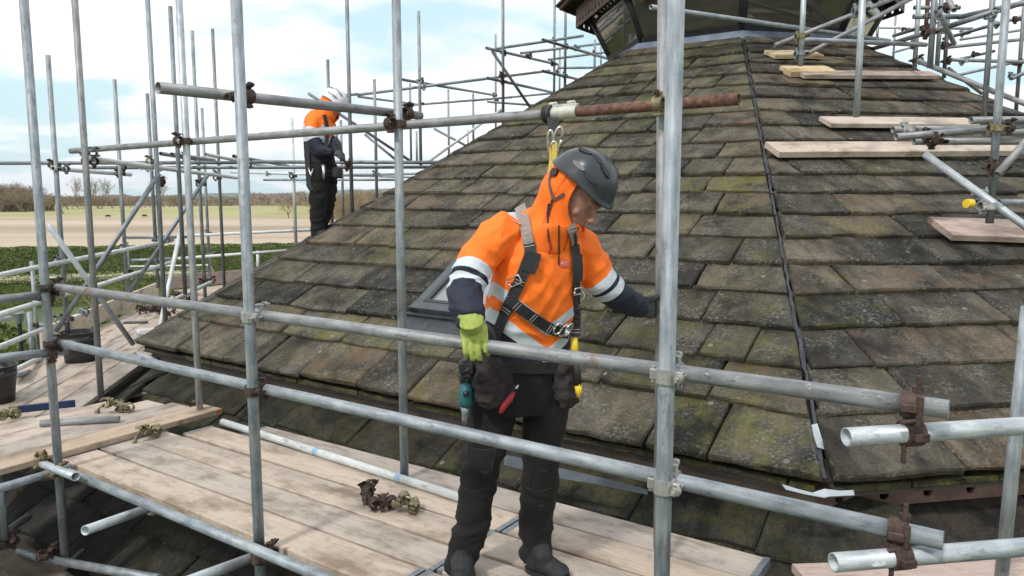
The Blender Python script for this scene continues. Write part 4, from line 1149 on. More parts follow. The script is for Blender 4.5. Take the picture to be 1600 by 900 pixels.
# two loose bright poles leaning on the left side
tube('leaning_tube', P(76, 352, 6.6), P(208, 538, 7.4), None, GALV_B, 'bright loose pole leaning down onto the left deck, left of the bucket', cat='pole')
tube('leaning_tube', P(285, 345, 9.2), P(249, 516, 7.9), None, GALV_W, 'pale loose pole leaning against the left scaffold above the clamp heap', cat='pole')

# ---- rear scaffold, behind the roof and the far worker
bs = thing('scaffold', P(545, 336, 9.6), 'rear scaffold behind the far worker and the left roof edge', 'scaffold')
for px, py, Zz, yt, ybt, mt in ((458, 250, 11.4, 184, 392, GALV_W), (515, 200, 11.6, 93, 360, GALV_D), (533, 210, 13.5, 188, 348, GALV), (547, 200, 9.7, -60, 340, GALV_D), (586.5, 200, 12, 124, 316, GALV), (656, 150, 11.5, 17, 260, GALV),
                                (641, 160, 16, 130, 250, GALV), (651, 220, 18, 205, 255, GALV), (701, 200, 17, 140, 262, GALV), (739.5, 200, 16, 146, 245, GALV), (731, 220, 22, 203, 245, GALV), (774.5, 120, 18, 53, 216, GALV),
                                (786, 100, 12, -60, 210, GALV_D), (866, 100, 14.5, -60, 172, GALV), (883, 100, 13, -60, 160, GALV_G), (874.5, 110, 19, 78, 165, GALV), (929, 100, 14.5, 62, 128, GALV), (939, 90, 19, 68, 118, GALV), (403, 410, 13, 392, 430, GALV_W)):
    pole(px, py, Zz, yt, ybt, bs, mt)
for nm, a, b, mt in (
    ('ledger', (395, 253, 10.2), (705, 254, 9.7), GALV_D), ('ledger', (360, 269, 15), (653, 277, 15), GALV_W), ('ledger', (412, 281, 16), (620, 281, 15), GALV), ('ledger', (528, 274, 14), (800, 268, 14), GALV),
    ('ledger', (532, 149, 12), (560, 147, 12), GALV), ('ledger', (560, 148, 12), (859, 110.5, 13.5), GALV), ('ledger', (775, 76, 12), (911, 56, 13), GALV), ('ledger', (630, 165, 15), (800, 152, 16), GALV),
    ('transom', (630, 124.5, 12), (774, 149, 17), GALV_D), ('transom', (560, 151, 15), (652, 163, 18), GALV), ('transom', (762, 122, 11.8), (880, 148, 16), GALV_D), ('transom', (762, 159, 15), (857, 166, 16), GALV),
    ('transom', (760, 75, 11.8), (872, 101, 14.5), GALV), ('ledger', (872, 106, 14.5), (952, 105.5, 15), GALV), ('transom', (848, 62, 11.5), (951, 92, 14), GALV_D), ('ledger', (814, 83, 13), (942, 68, 15), GALV),
    ('ledger', (857, 93, 14.5), (968, 79, 16), GALV), ('transom', (848, 111, 12), (925, 129, 14.5), GALV_D), ('ledger', (740, 157, 16), (872, 145, 17), GALV), ('ledger', (955, 92, 16), (985, 92, 16), GALV), ('brace', (945, 107, 16), (975, 90, 15), GALV),
    ('brace', (769, 80, 12), (834, 176, 12.8), GALV_D), ('brace', (678, 201, 15), (742, 235, 15), GALV_D), ('brace', (670, 252, 13), (783, 171, 14), GALV_W), ('brace', (482, 146, 11), (642, 252, 12.5), GALV), ('brace', (570, 210, 14), (619, 250, 14), GALV_D)):
    tube(nm, P(*a), P(*b), bs, mt)
for px, py, Zz, k_ in ((654, 126, 11.5, 'r'), (657, 136, 11.5, 's'), (786, 82, 12, 'r'), (787, 118, 12, 'r'), (788, 128, 12, 'r'), (774, 149, 17, 'r'), (774, 158, 17, 'r'), (866, 64, 14, 'r'), (866, 100, 14, 'r'), (868, 112, 14, 'r'), (883, 72, 13, 'r'), (883, 118, 13, 'r'), (824, 87, 12.5, 'r'), (903, 76, 13, 'r'), (929, 84, 14.5, 'r'),
                       (547, 262, 9.7, 'r'), (541, 254, 9.7, 'r'), (700, 251, 10, 'r'), (640, 165, 15, 'r'), (520, 147, 12, 'r'), (461, 275, 11.4, 'r'), (421, 272, 15, 's'), (465, 360, 12.6, 'r'), (590, 272, 12, 'r'), (660, 162, 15, 'r'), (933, 106, 15, 'r'), (780, 176, 14, 'b')):
    coupler(P(px, py, Zz), UP, u0 + n0 * rnd.uniform(-.3, .3), bs, k_, rnd.choice((1, -1)))

# ---- right scaffold on the roof, round the lantern
qs = thing('scaffold', onR(1338, 183), 'dense scaffold standing on boards of the right roof face', 'scaffold')
for px, py, Zz, yt, ybt, mt in ((1253.3, 50, 6.9, -60, 103, GALV_B), (1343, 90, 5.75, -60, 183, GALV_B), (1432.5, 50, 8.2, -60, 112, GALV_B), (1456, 60, 6.3, -60, 106, GALV_D), (1467, 60, 8.4, -60, 108, GALV), (1479, 60, 9.4, -60, 122, GALV_D),
                                (1545, 80, 6.7, -60, 182, GALV_D), (1561, 150, 4.8, -60, 349, GALV), (1594, 90, 10, -60, 180, GALV_G), (1397.5, 60, 17, 20, 100, GALV), (1449, 10, 9, -60, 60, RUST), (1371, 50, 14, 40, 62, GALV_D)):
    pole(px, py, Zz, yt, ybt, qs, mt)
for nm, a, b, mt in (
    ('ledger', (1017, 11, 7.0), (1390, 64, 9.5), GALV), ('ledger', (1255, 62, 7.4), (1447, 70, 8.1), GALV), ('brace', (1210, 71, 8.0), (1400, -4, 8.2), GALV_G), ('brace', (1258, 86, 8.0), (1425, -3, 8.2), GALV_G),
    ('ledger', (1361, 77, 9), (1480, 42, 7), GALV_D), ('ledger', (1480, 42, 7), (1560, 16, 6.6), GALV_D), ('ledger', (1550, 20, 6.8), (1640, -10, 6.5), GALV_D), ('ledger', (1396, 56, 11), (1462, 36, 10), GALV_D),
    ('ledger', (1427, 26, 7.2), (1500, 26, 7.2), GALV_D), ('ledger', (1498, 27, 7.2), (1640, -4, 6.4), GALV_D), ('ledger', (1470, 75, 10), (1640, 57, 10.5), GALV), ('ledger', (1473, 61, 11), (1640, 14, 10), GALV_D),
    ('ledger', (1478, 93, 9.5), (1640, 98, 10), GALV), ('ledger', (1498, 117, 12), (1640, 85, 12.5), GALV), ('ledger', (1505, 91, 13), (1553, 80, 12), GALV_D), ('brace', (1434, 95, 7.4), (1560, 146, 6.8), GALV_G), ('brace', (1558, 145, 6.9), (1660, 185, 6.6), GALV_G),
    ('brace', (1482, 107, 10), (1534, 146, 10.5), GALV), ('transom', (1580, 123, 9.5), (1640, 97, 9.5), GALV), ('transom', (1477, -10, 7), (1491, 16, 6.8), GALV_G), ('brace', (1456, -4, 6.6), (1491, 68, 7.2), GALV_B),
    ('ledger', (1372, 43, 13), (1430, 43, 13), GALV_W), ('ledger', (1395, 82, 16), (1432, 72, 16), GALV), ('ledger', (1404, 44, 12), (1445, 44, 12), GALV_W), ('ledger', (1480, 44, 13), (1520, 45, 13), GALV),
    ('ledger', (1428, 12, 9), (1500, 12, 9), GALV_D), ('ledger', (1500, 62, 14), (1640, 40, 14), GALV)):
    tube(nm, P(*a), P(*b), qs, mt)
for nm, a, b, mt in (
    ('ledger', (1517, 188, 4.95), (1680, 187, 5.0), GALV_G), ('ledger', (1395, 202.5, 5.3), (1556, 201, 5.4), GALV_G), ('ledger', (1560, 207, 5.2), (1680, 204, 5.3), GALV_G), ('ledger', (1400, 214, 5.0), (1551, 202, 5.1), GALV_G), ('ledger', (1549, 202, 5.0), (1680, 184, 5.0), GALV),
    ('ledger', (1428, 221, 5.2), (1680, 221, 5.3), GALV_G), ('brace', (1445, 241, 5.0), (1680, 409, 4.4), GALV_B), ('transom', (1558, 273, 4.5), (1640, 180, 4.6), GALV_G), ('ledger', (1561, 316, 5.6), (1680, 316, 5.6), GALV),
    ('ledger', (1590, 240, 5.2), (1680, 238, 5.2), GALV_G)):
    tube(nm, P(*a), P(*b), qs, mt)
for px, py, Zz, k_ in ((1253, 56, 6.9, 'b'), (1252, 83, 6.9, 'r'), (1345, 14, 5.75, 'r'), (1431, 68, 8.2, 'r'), (1430, 95, 8.2, 'r'), (1456, 24, 6.3, 'r'), (1455, 50, 6.3, 'r'), (1478, 96, 9.4, 'r'), (1544, 26, 6.7, 'r'), (1560, 200, 4.8, 'b'), (1552, 262, 4.8, 'r'), (1561, 262, 4.6, 'r'), (1524, 84, 12, 'r'), (1508, 95, 9.6, 's'), (1509, 52, 11, 'r'), (1586, 118, 9.6, 'r'), (1592, 30, 10, 'r'), (1562, 38, 10.5, 'r'), (1418, 47, 11.5, 'r'), (1480, 70, 9.4, 'r'), (1447, 47, 8, 'r'), (1466, 47, 8, 'r'), (1484, 10, 7.5, 'r'), (1590, 100, 10, 'r'), (1563, 200, 4.9, 'r')):
    coupler(P(px, py, Zz), UP, um + om * rnd.uniform(-.3, .3), qs, k_, rnd.choice((1, -1)))
for px, py, Zz, k_, ax_ in ((1414, 202, 5.28, 's', UP), (1448, 212, 5.1, 'r', UP), (1456, 222, 5.2, 'r', UP), (1530, 318, 4.82, 's', n0), (1536, 322, 4.75, 's', UP)):
    coupler(P(px, py, Zz), um, ax_, qs, k_)
mb = MB(); c_ = P(1515, 318, 4.7); mb.rod(c_ + Vector((-.022, 0, 0)), c_ + Vector((.022, .012, 0)), .028, 14); link('end_cap', mb.me('end_cap', [YEL]), None, qs, 'yellow plastic cap on the leaning pole clamp')

# ------------------------------------------------------------------ loose things on the decks
ta, tb = PH(348, 662, .0), PH(1010, 884, .0)
tq1 = fp(to_nu(PH(348, 665, 0))[0], to_nu(PH(348, 665, 0))[1], TR + .002); tq2 = PH(717, 784, 0); tq2.z = TR + .002
lt = tube('loose_tube', tq1, tq2 + (tq2 - tq1).normalized() * .04, None, GALV_W, 'long pale tube with blue paint bands lying on the front boards', cat='pole')
for q in (.19, .47, .80):
    c_ = tq1.lerp(tq2, q); d_ = (tq2 - tq1).normalized(); mb = MB(); mb.rod(c_ - d_ * .022, c_ + d_ * .022, TR + .0008, 18, cap=False); link('paint_band', mb.me('paint_band', [m_simple('faded_blue_paint', (.28, .42, .58), .6, 0, .3, 60, 0)]), None, lt)
lt2 = tube('loose_tube', PH(64, 667, .042) + Vector((0, 0, TR)), PH(187, 660, .042) + Vector((0, 0, TR)), None, GALV_G, 'short grey tube lying on the corner boards', cat='pole')
# blue spirit level / bar
mb = MB(); a_, b_ = PH(27, 646, .0) + UP * .03, PH(118, 636, .0) + UP * .03; x_ = (b_ - a_).normalized(); y_ = UP.cross(x_).normalized()
mb.box((0, 0, 0), ((b_ - a_).length, .024, .055), frame_mat((a_ + b_) / 2, x_, y_, UP), 0, .003)
bar = link('blue_bar', mb.me('blue_bar', [BLUEP]), None, None, 'blue metal bar lying between the left deck and corner boards', 'bar')
mb = MB(); mb.box((0, 0, 0), (.06, .03, .06), frame_mat(a_ - x_ * .02, x_, y_, UP), 0, .003); link('end_cap', mb.me('bar_end', [FIT_B]), None, bar)
# loose clamps
def loose_clamp_me(name, seed, mat):
    r = random.Random(seed); mb = MB()
    for q in range(2):
        c = Vector((q * .055 - .027, r.uniform(-.01, .01), .032)); tilt = r.uniform(-.6, .6)
        ax = Vector((math.sin(tilt), math.cos(tilt), r.uniform(-.3, .3))).normalized(); s1 = ax.orthogonal().normalized(); s2 = ax.cross(s1)
        arc = r.uniform(3.4, 5.6); n = 12; vs = []
        st = r.uniform(0, 6.28)
        for s_ in (-.022, .022):
            for rr in (.0245, .031):
                for k in range(n + 1): t = st + arc * k / n; vs.append(c + ax * s_ + s1 * (math.cos(t) * rr) + s2 * (math.sin(t) * rr))
        m_ = n + 1; fs = []
        for k in range(n): fs += [(k, k + 1, 2 * m_ + k + 1, 2 * m_ + k), (m_ + k, m_ + k + 1, 3 * m_ + k + 1, 3 * m_ + k), (k, k + 1, m_ + k + 1, m_ + k), (2 * m_ + k, 2 * m_ + k + 1, 3 * m_ + k + 1, 3 * m_ + k)]
        mb.add(vs, fs, 0)
        e = c + s1 * (math.cos(st) * .034) + s2 * (math.sin(st) * .034)
        mb.rod(e - s2 * .02, e + s2 * .055 + s1 * .01, .0055, 7); mb.rod(e + s2 * .03, e + s2 * .045, .012, 6)
    mb.rod((-.03, 0, .03), (.03, 0, .03), .014, 8)
    mz = min(v.z for v in mb.v)
    for v in mb.v: v.z -= mz
    return mb.me(name, [mat])
LC = [loose_clamp_me('loose_clamp_a', 1, FIT_R), loose_clamp_me('loose_clamp_b', 2, FIT_R), loose_clamp_me('loose_clamp_c', 3, FIT_R), loose_clamp_me('loose_clamp_d', 4, FIT_B), loose_clamp_me('loose_clamp_e', 5, FIT_B)]
def put(me, px, py, h, lab, grp=None, sc=1.0, dz=0.0, tilt=0.0):
    p = PH(px, py, h); M = Matrix.Translation(p + UP * dz) @ Matrix.Rotation(rnd.uniform(0, 6.28), 4, 'Z') @ Matrix.Rotation(tilt, 4, 'X') @ Matrix.Scale(sc, 4)
    return link('loose_clamp', me, M, None, lab, 'clamp', grp)
put(LC[0], 576, 792, 0, 'rusty brown clamp at the left end of the heap on the front boards', dz=.0)
put(LC[1], 592, 797, 0, 'dark rusty clamp in the middle of the heap on the front boards')
put(LC[2], 580, 786, 0, 'rusty clamp lying on top of the heap on the front boards', dz=.028, tilt=.35)
put(LC[1], 603, 798, 0, 'dark clamp between the rusty and brassy ones on the front boards', tilt=.3)
put(LC[3], 626, 799, 0, 'brassy clamp with upright bolt on the front boards')
put(LC[4], 648, 800, 0, 'brassy clamp at the right end of the heap with its bolt sticking out')
put(LC[3], 226, 686, 0, 'brassy half clamp lying on the board joint at the platform corner', sc=1.1)
put(LC[4], 246, 681, 0, 'brassy clamp lying open beside the corner boards', sc=1.1)
put(LC[3], 176, 645, .042, 'brassy clamp on the corner boards at the end of the short tube', sc=1.25)
put(LC[4], 195, 645, .042, 'brassy clamp farthest right on the corner boards', sc=1.1)
put(LC[4], 14, 656, .042, 'brassy clamp at the left frame edge on the corner boards', sc=1.2)
for i in range(16):
    put(rnd.choice(LC[:3]), rnd.uniform(216, 252) if i < 12 else rnd.uniform(262, 274), rnd.uniform(484, 498), LZ, 'rusty clamp in the heap on the left side deck', 'rusty clamps heaped on the left deck', 1.05, rnd.choice((0, 0, .05)))
for i in range(7):
    put(rnd.choice(LC[:3]), rnd.uniform(268, 300), rnd.uniform(466, 476), LZ, 'rusty clamp in the farther heap at the end of the left deck', 'rusty clamps in the farther heap on the left deck', 1.1, rnd.choice((0, .04)))
# buckets
def bucket(px, py, rad, h, label):
    o = PH(px, py, LZ) + UP * .003; t = thing('bucket', o, label, 'bucket'); n = 28; vs = []; fs = []
    prof = [(.80, 0), (.84, .25), (.90, .55), (.93, .70), (.965, .70), (.97, .76), (.95, .76), (.99, .97), (1.04, .97), (1.04, 1.0), (.98, 1.0), (.90, .5), (.78, .03)]
    for rr, z in prof:
        for k in range(n): a = 6.2832 * k / n; vs.append(o + Vector((math.cos(a) * rr * rad, math.sin(a) * rr * rad, z * h)))
    for i in range(len(prof) - 1):
        for k in range(n): j = (k + 1) % n; fs.append((i * n + k, i * n + j, (i + 1) * n + j, (i + 1) * n + k))
    fs.append(list(range(n))[::-1]); k0 = (len(prof) - 1) * n; fs.append(list(range(k0, k0 + n)))
    link('tub', mesh('tub', vs, fs, [BLKPL], True), None, t)
    mb = MB(); pts = [o + Vector((math.cos(a) * rad * 1.05, math.sin(a) * rad * .3 - rad * .9, h * (.93 + .0 * a) - math.sin(a) * h * .12)) for a in [math.pi * q / 12 for q in range(13)]]
    mb.poly_rod(pts, .003, 6); link('handle', mb.me('handle', [GALV_D]), None, t)
bucket(126, 564, .175, .30, 'black plastic bucket standing on the left deck by the toe board')
bucket(-6, 628, .165, .30, 'black plastic bucket cut by the left frame edge')
# clear plastic bottle
mcl, tcl, bcl = newmat('clear_plastic'); bcl.inputs['Base Color'].default_value = (.92, .94, .96, 1); bcl.inputs['Roughness'].default_value = .12; bcl.inputs['Transmission Weight'].default_value = .55; bcl.inputs['IOR'].default_value = 1.3
o = PH(232, 522, LZ) + UP * .04; d_ = Vector((.8, .5, 0)).normalized(); t = thing('plastic_bottle', o, 'crumpled clear plastic bottle lying on the left deck by the roof corner', 'bottle')
pts = [o + d_ * q for q in (-.13, -.125, -.06, 0, .05, .09, .11, .125)]; vs, fs = sweep(pts, [.02, .036, .038, .034, .038, .025, .013, .012], 12); link('shell', mesh('shell', vs, fs, [mcl], True), None, t)
mb = MB(); mb.rod(o + d_ * .125, o + d_ * .145, .015, 10); link('cap', mb.me('cap', [M_WHITE]), None, t)
mb = MB(); a_ = PH(212, 505, LZ); mb.box((0, 0, .012), (.28, .10, .024), Matrix.Translation(a_) @ Matrix.Rotation(.1, 4, 'Z'), 0, .006); link('steel_plate', mb.me('steel_plate', [LEAD_D]), None, None, 'dark flat steel plate lying on the left deck before the clamp heap', 'plate')
# garden lamp
o = Vector((-10.9, 16.5, GZ)); t = thing('garden_lamp', o, 'black garden lamp post with small lantern beyond the left rails', 'lamp')
zt_ = Zy(16.5, 498); mb = MB(); mb.rod(o, Vector((o.x, o.y, zt_ - .1)), .045, 8); link('post', mb.me('post', [BLKPL]), None, t)
mb = MB(); mb.rod((o.x, o.y, zt_ - .1), (o.x, o.y, zt_ + .12), .07, 6, r2=.11); mb.rod((o.x, o.y, zt_ + .12), (o.x, o.y, zt_ + .24), .13, 6, r2=.01); link('lamp_head', mb.me('lamp_head', [GALV_D]), None, t)

# ------------------------------------------------------------------ people
def cr_interp(pts, rad, k=4):
    """Catmull-Rom subdivision of a centre line and its radii"""
    P_ = [Vector(p) for p in pts]; Rr = [r if isinstance(r, (tuple, list)) else (r, r) for r in rad]
    o, q = [], []
    n = len(P_)
    for i in range(n - 1):
        p0, p1, p2, p3 = P_[max(i - 1, 0)], P_[i], P_[i + 1], P_[min(i + 2, n - 1)]
        r0, r1, r2, r3 = Rr[max(i - 1, 0)], Rr[i], Rr[i + 1], Rr[min(i + 2, n - 1)]
        for j in range(k):
            t = j / k; a, b, c, d = -.5 * t + t * t - .5 * t ** 3, 1 - 2.5 * t * t + 1.5 * t ** 3, .5 * t + 2 * t * t - 1.5 * t ** 3, -.5 * t * t + .5 * t ** 3
            o.append(p0 * a + p1 * b + p2 * c + p3 * d)
            q.append(tuple(r0[m] * a + r1[m] * b + r2[m] * c + r3[m] * d for m in (0, 1)))
    o.append(P_[-1]); q.append(Rr[-1])
    return o, q
def limb(mb, pts, rad, n=14, up=None, k=4):
    a, b = cr_interp(pts, rad, k); vs, fs = sweep(a, b, n, up=up); mb.add(vs, fs)
def rounded_caps(pts, rad):
    """add small end rings so that limb ends are rounded"""
    return pts, rad
def remesh(mb, name, voxel, mats, smooth=2):
    me0 = mesh(name + '_raw', mb.v, mb.f)
    bm = bmesh.new(); bm.from_mesh(me0); bmesh.ops.recalc_face_normals(bm, faces=bm.faces); bm.to_mesh(me0); bm.free()
    o = bpy.data.objects.new('tmp', me0); COL.objects.link(o)
    md = o.modifiers.new('r', 'REMESH'); md.mode = 'VOXEL'; md.voxel_size = voxel; md.adaptivity = 0
    dg = bpy.context.evaluated_depsgraph_get(); dg.update()
    me = bpy.data.meshes.new_from_object(o.evaluated_get(dg)); me.name = name
    bpy.data.objects.remove(o)
    bm = bmesh.new(); bm.from_mesh(me)
    for _ in range(smooth): bmesh.ops.smooth_vert(bm, verts=bm.verts, factor=.5, use_axis_x=True, use_axis_y=True, use_axis_z=True)
    bm.to_mesh(me); bm.free()
    me.materials.clear()
    for m in mats: me.materials.append(m)
    for p in me.polygons: p.use_smooth = True
    return me
def displace(me, fn):
    ns = [v.normal.copy() for v in me.vertices]
    for v, n in zip(me.vertices, ns): v.co = v.co + n * fn(v.co)
    me.update()
def seg_param(p, line):
    """arc length along a polyline of the nearest point, and distance"""
    best = (1e9, 0); s = 0
    for a, b in zip(line[:-1], line[1:]):
        d = b - a; L = d.length; t = max(0, min(1, (p - a).dot(d) / (L * L))); q = (a + d * t - p).length
        if q < best[0]: best = (q, s + t * L)
        s += L
    return best[1], best[0]
def set_attr(me, name, vals):
    at = me.attributes.new(name, 'FLOAT', 'POINT'); at.data.foreach_set('value', vals)
def fold(p, k=(9, 9, 4), amp=.006, seed=0):
    q = Vector((p.x * k[0], p.y * k[1], p.z * k[2] + seed))
    q = q + Vector((noise.noise(q * .5), noise.noise(q * .5 + Vector((5, 1, 2))), 0)) * .8
    r_ = 1 - abs(noise.noise(q)) * 2.2
    return amp * (r_ * .7 + noise.noise(q * 2.3) * .4)

# hi-vis jacket material driven by smooth attributes painted from the cut of the garment
def m_jacket(name):
    m, t, b = newmat(name)
    def attr(n_): a = N(t, 'ShaderNodeAttribute'); a.attribute_name = n_; return a.outputs['Fac']
    sl_, tr_, isarm = attr('sleeve'), attr('trunk'), attr('is_arm')
    wv = tex(t, coords(t), 14, 3)
    org = mixn(t, tex(t, coords(t), 5, 3), (.98, .155, .008), (1.0, .22, .014))
    navy = mixn(t, tex(t, coords(t), 40, 4), (.006, .008, .022), (.014, .018, .042))
    ref = mixn(t, tex(t, coords(t), 60, 4), (.50, .56, .62), (.62, .68, .73))
    def stepf(v, thr): return mth(t, 'MULTIPLY_ADD', mth(t, 'SUBTRACT', v, thr), 260.0, .5, True)
    def bandf(v, a, c): return mth(t, 'MULTIPLY', stepf(v, a), mth(t, 'SUBTRACT', 1.0, stepf(v, c)))
    # sleeve: 0 shoulder .. 1 wrist; trunk: 0 hem .. 1 neck
    arm = mixn(t, stepf(sl_, .33), org, navy)
    arm = mixn(t, bandf(sl_, .33, .42), arm, ref); arm = mixn(t, bandf(sl_, .46, .54), arm, ref)
    trn = mixn(t, stepf(tr_, .225), navy, org)
    trn = mixn(t, bandf(tr_, .225, .325), trn, ref); trn = mixn(t, bandf(tr_, .405, .50), trn, ref)
    col = mixn(t, stepf(isarm, .5), trn, arm)
    t.links.new(col, b.inputs['Base Color']); b.inputs['Roughness'].default_value = .75
    wvv = tex(t, coords(t), 420, 2)
    bump(t, b, mth(t, 'MULTIPLY_ADD', tex(t, coords(t), 30, 5), 1.0, mth(t, 'MULTIPLY', wvv, .3)), .25, .006)
    return m
JACKET = m_jacket('hi_vis_jacket')
ORANGE = m_simple('orange_hood_fabric', (.98, .17, .009), .75, 0, .08, 30, .15, .004)
TROUS = m_simple('black_work_trousers', (.009, .008, .009), .98, 0, .35, 16, .25, .004)
NAVY = m_simple('navy_cloth', (.013, .016, .036), .85, 0, .3, 30, .2, .003)
BOOT = m_simple('black_boot_leather', (.016, .0165, .018), .72, 0, .35, 40, .25, .003)
HELM = m_simple('dark_grey_helmet_shell', (.035, .042, .052), .33, 0, .22, 14, .06, .001)
HELMW = m_simple('white_helmet_shell', (.72, .72, .74), .35, 0, .08, 10, .03)
GLOVL = m_simple('lime_glove_knit', (.36, .43, .10), .85, 0, .18, 60, .3, .002)
GLOVD = m_simple('dark_glove_palm', (.055, .052, .058), .75, 0, .3, 60, .3, .002)
POUCH = m_simple('dark_brown_pouch', (.028, .021, .022), .9, 0, .45, 24, .6, .008)
PATCH = m_simple('red_name_patch', (.75, .10, .05), .7, 0, .1, 60, 0)
HAIR = m_simple('dark_brown_hair', (.05, .03, .02), .8, 0, .4, 90, .4)

W1 = thing('person', PH(790, 900, 0), 'worker in orange hooded jacket, dark grey helmet and harness gripping the front guard rail', 'person')
T1 = WM[W1.name]
# --- joints (metres, found by eye at their own distances)
shR, elR, wrR = P(782, 366, 2.86), P(729, 452, 2.74), P(737, 503, 2.60)
shL, elL, wrL = P(908, 388, 3.00), P(946, 452, 3.04), P(1000, 478, 3.22)
armR = [P(800, 352, 2.90), shR, P(748, 405, 2.80), elR, P(729, 480, 2.66), wrR]
armL = [P(880, 370, 2.98), shL, P(930, 425, 3.03), P(958, 456, 3.07), P(985, 472, 3.15), P(1006, 481, 3.23)]
trunk = [P(820, 566, 3.06), P(821, 537, 3.04), P(824, 500, 3.01), P(833, 460, 2.97), P(843, 415, 2.95), P(848, 378, 2.94), P(850, 352, 2.92), P(856, 335, 2.90)]
fwd = (P(880, 450, 2.78) - P(838, 450, 2.97)); fwd.z = 0; fwd.normalize()
side = fwd.cross(UP).normalized()      # to his right... picture left is negative
if side.x > 0: side = -side
def trunk_loft(mb, cs, rads, n=24, fw=fwd, sd=side):
    a, b = cr_interp(cs, rads, 5); vs = []; fs = []
    for i, (c, (ra, rb_2)) in enumerate(zip(a, b)):
        d = (a[min(i + 1, len(a) - 1)] - a[max(i - 1, 0)]).normalized()
        s_ = (sd - d * sd.dot(d)).normalized(); f_ = d.cross(s_).normalized()
        for k in range(n):
            t = 2 * math.pi * k / n; ct_, st_ = math.cos(t), math.sin(t)
            e = 2 / 2.5
            vs.append(c + s_ * (ra * abs(ct_) ** e * (1 if ct_ > 0 else -1)) + f_ * (rb_2 * abs(st_) ** e * (1 if st_ > 0 else -1)))
    K = len(a)
    for i in range(K - 1):
        for k in range(n): j = (k + 1) % n; fs.append((i * n + k, i * n + j, (i + 1) * n + j, (i + 1) * n + k))
    fs.append(list(range(n))[::-1]); fs.append(list(range((K - 1) * n, K * n)))
    mb.add(vs, fs)
# jacket
mb = MB()
trunk_loft(mb, trunk, [(.178, .125), (.182, .130), (.180, .130), (.176, .130), (.178, .130), (.158, .112), (.105, .085), (.065, .065)])
limb(mb, armR, [(.055, .055), (.078, .075), (.077, .074), (.066, .064), (.056, .056), (.046, .046)], 16)
limb(mb, armL, [(.055, .055), (.076, .076), (.072, .070), (.062, .060), (.053, .052), (.042, .042)], 16)
me = remesh(mb, 'jacket', .0065, [JACKET], 3)
LA = sum((b - a).length for a, b in zip(armR[:-1], armR[1:])); LB = sum((b - a).length for a, b in zip(armL[:-1], armL[1:]))
def arm_like(p, arm, rr):
    s_, d_ = seg_param(p, arm); return s_, d_
tax = (trunk[-1] - trunk[0]); TL = tax.length; taxn = tax.normalized()
isarm = []; slv = []; trk = []
for v in me.vertices:
    p = v.co
    s1_, d1 = seg_param(p, armR[1:]); s2_, d2 = seg_param(p, armL[1:]); s3_, d3 = seg_param(p, trunk)
    L1 = LA - (armR[1] - armR[0]).length; L2 = LB - (armL[1] - armL[0]).length
    a1 = d3 * .50 - d1; a2 = d3 * .50 - d2
    if a1 > a2: isarm.append(.5 + a1 * 8); slv.append(s1_ / L1 - .06)
    else: isarm.append(.5 + a2 * 8); slv.append(s2_ / L2 + .05)
    # trunk height with the V shaped cut of the tapes towards the front middle
    h = (p - trunk[0]).dot(taxn) / TL
    lat = (p - trunk[0]).dot(side) / .18
    fr = (p - (trunk[0] + taxn * (p - trunk[0]).dot(taxn))).dot(fwd)
    h2 = h + (.17 - .20 * abs(lat + .12) - .02 if fr > 0 else -.04)
    trk.append(h2)
def jfold(p):
    w_ = Vector((noise.noise(p * 5), noise.noise(p * 5 + Vector((7, 0, 0))), noise.noise(p * 5 + Vector((0, 7, 0))))) * .9
    q1 = Vector((p.x * 9 + p.z * 7, p.y * 9, p.z * 8)) + w_; q2 = Vector((p.x * 9 - p.z * 8, p.y * 8, p.z * 6 + 4)) + w_
    return .0062 * (max(-1, 1 - abs(noise.noise(q1)) * 3.6) * .7 + max(-1, 1 - abs(noise.noise(q2)) * 3.6) * .6)
displace(me, lambda p: jfold(p) + .002 * noise.noise(p * 30) + (.006 * (1 - abs(noise.noise(Vector((p.x * 6, p.y * 6, p.z * 26)))) * 3) if seg_param(p, armR)[0] / LA > .55 and seg_param(p, armR)[1] < .075 else 0))
set_attr(me, 'is_arm', isarm); set_attr(me, 'sleeve', slv); set_attr(me, 'trunk', trk)
jk = link('jacket', me, T1 @ T1.inverted(), W1)
# trousers
mb = MB()
trunk_loft(mb, [P(820, 542, 3.05), P(821, 575, 3.07), P(820, 610, 3.09), P(818, 640, 3.10)], [(.160, .110), (.172, .125), (.178, .130), (.160, .118)])
legR = [P(772, 605, 3.09), P(768, 650, 3.09), P(762, 690, 3.10), P(754, 725, 3.10), P(744, 770, 3.16), P(738, 815, 3.20), P(724, 862, 3.24), P(718, 892, 3.26)]
legL = [P(856, 605, 3.11), P(852, 650, 3.11), P(848, 690, 3.11), P(846, 722, 3.11), P(842, 765, 3.18), P(838, 808, 3.24), P(838, 850, 3.27), P(836, 872, 3.29)]
limb(mb, legR, [(.10, .105), (.096, .10), (.084, .088), (.076, .080), (.077, .080), (.072, .076), (.062, .070), (.062, .074)], 18)
limb(mb, legL, [(.096, .104), (.090, .098), (.080, .086), (.074, .078), (.077, .080), (.072, .076), (.064, .072), (.066, .076)], 18)
me = remesh(mb, 'trousers', .0075, [TROUS], 3)
def ridge(q, s=3.2):
    return max(-1, 1 - abs(noise.noise(q)) * s)
def trfold(p):
    z = p.z; a = .005
    if z < .26: a = .011
    elif .36 < z < .58: a = .008
    w_ = Vector((noise.noise(p * 4), noise.noise(p * 4 + Vector((7, 0, 0))), noise.noise(p * 4 + Vector((0, 7, 0))))) * 1.0
    q1 = Vector((p.x * 7 + p.z * 4, p.y * 7, p.z * 11)) + w_; q2 = Vector((p.x * 7 - p.z * 5, p.y * 8, p.z * 9 + 4)) + w_
    return a * (ridge(q1) + ridge(q2) * .8) * .6 + .004 * noise.noise(p * 9) - .002
displace(me, trfold)
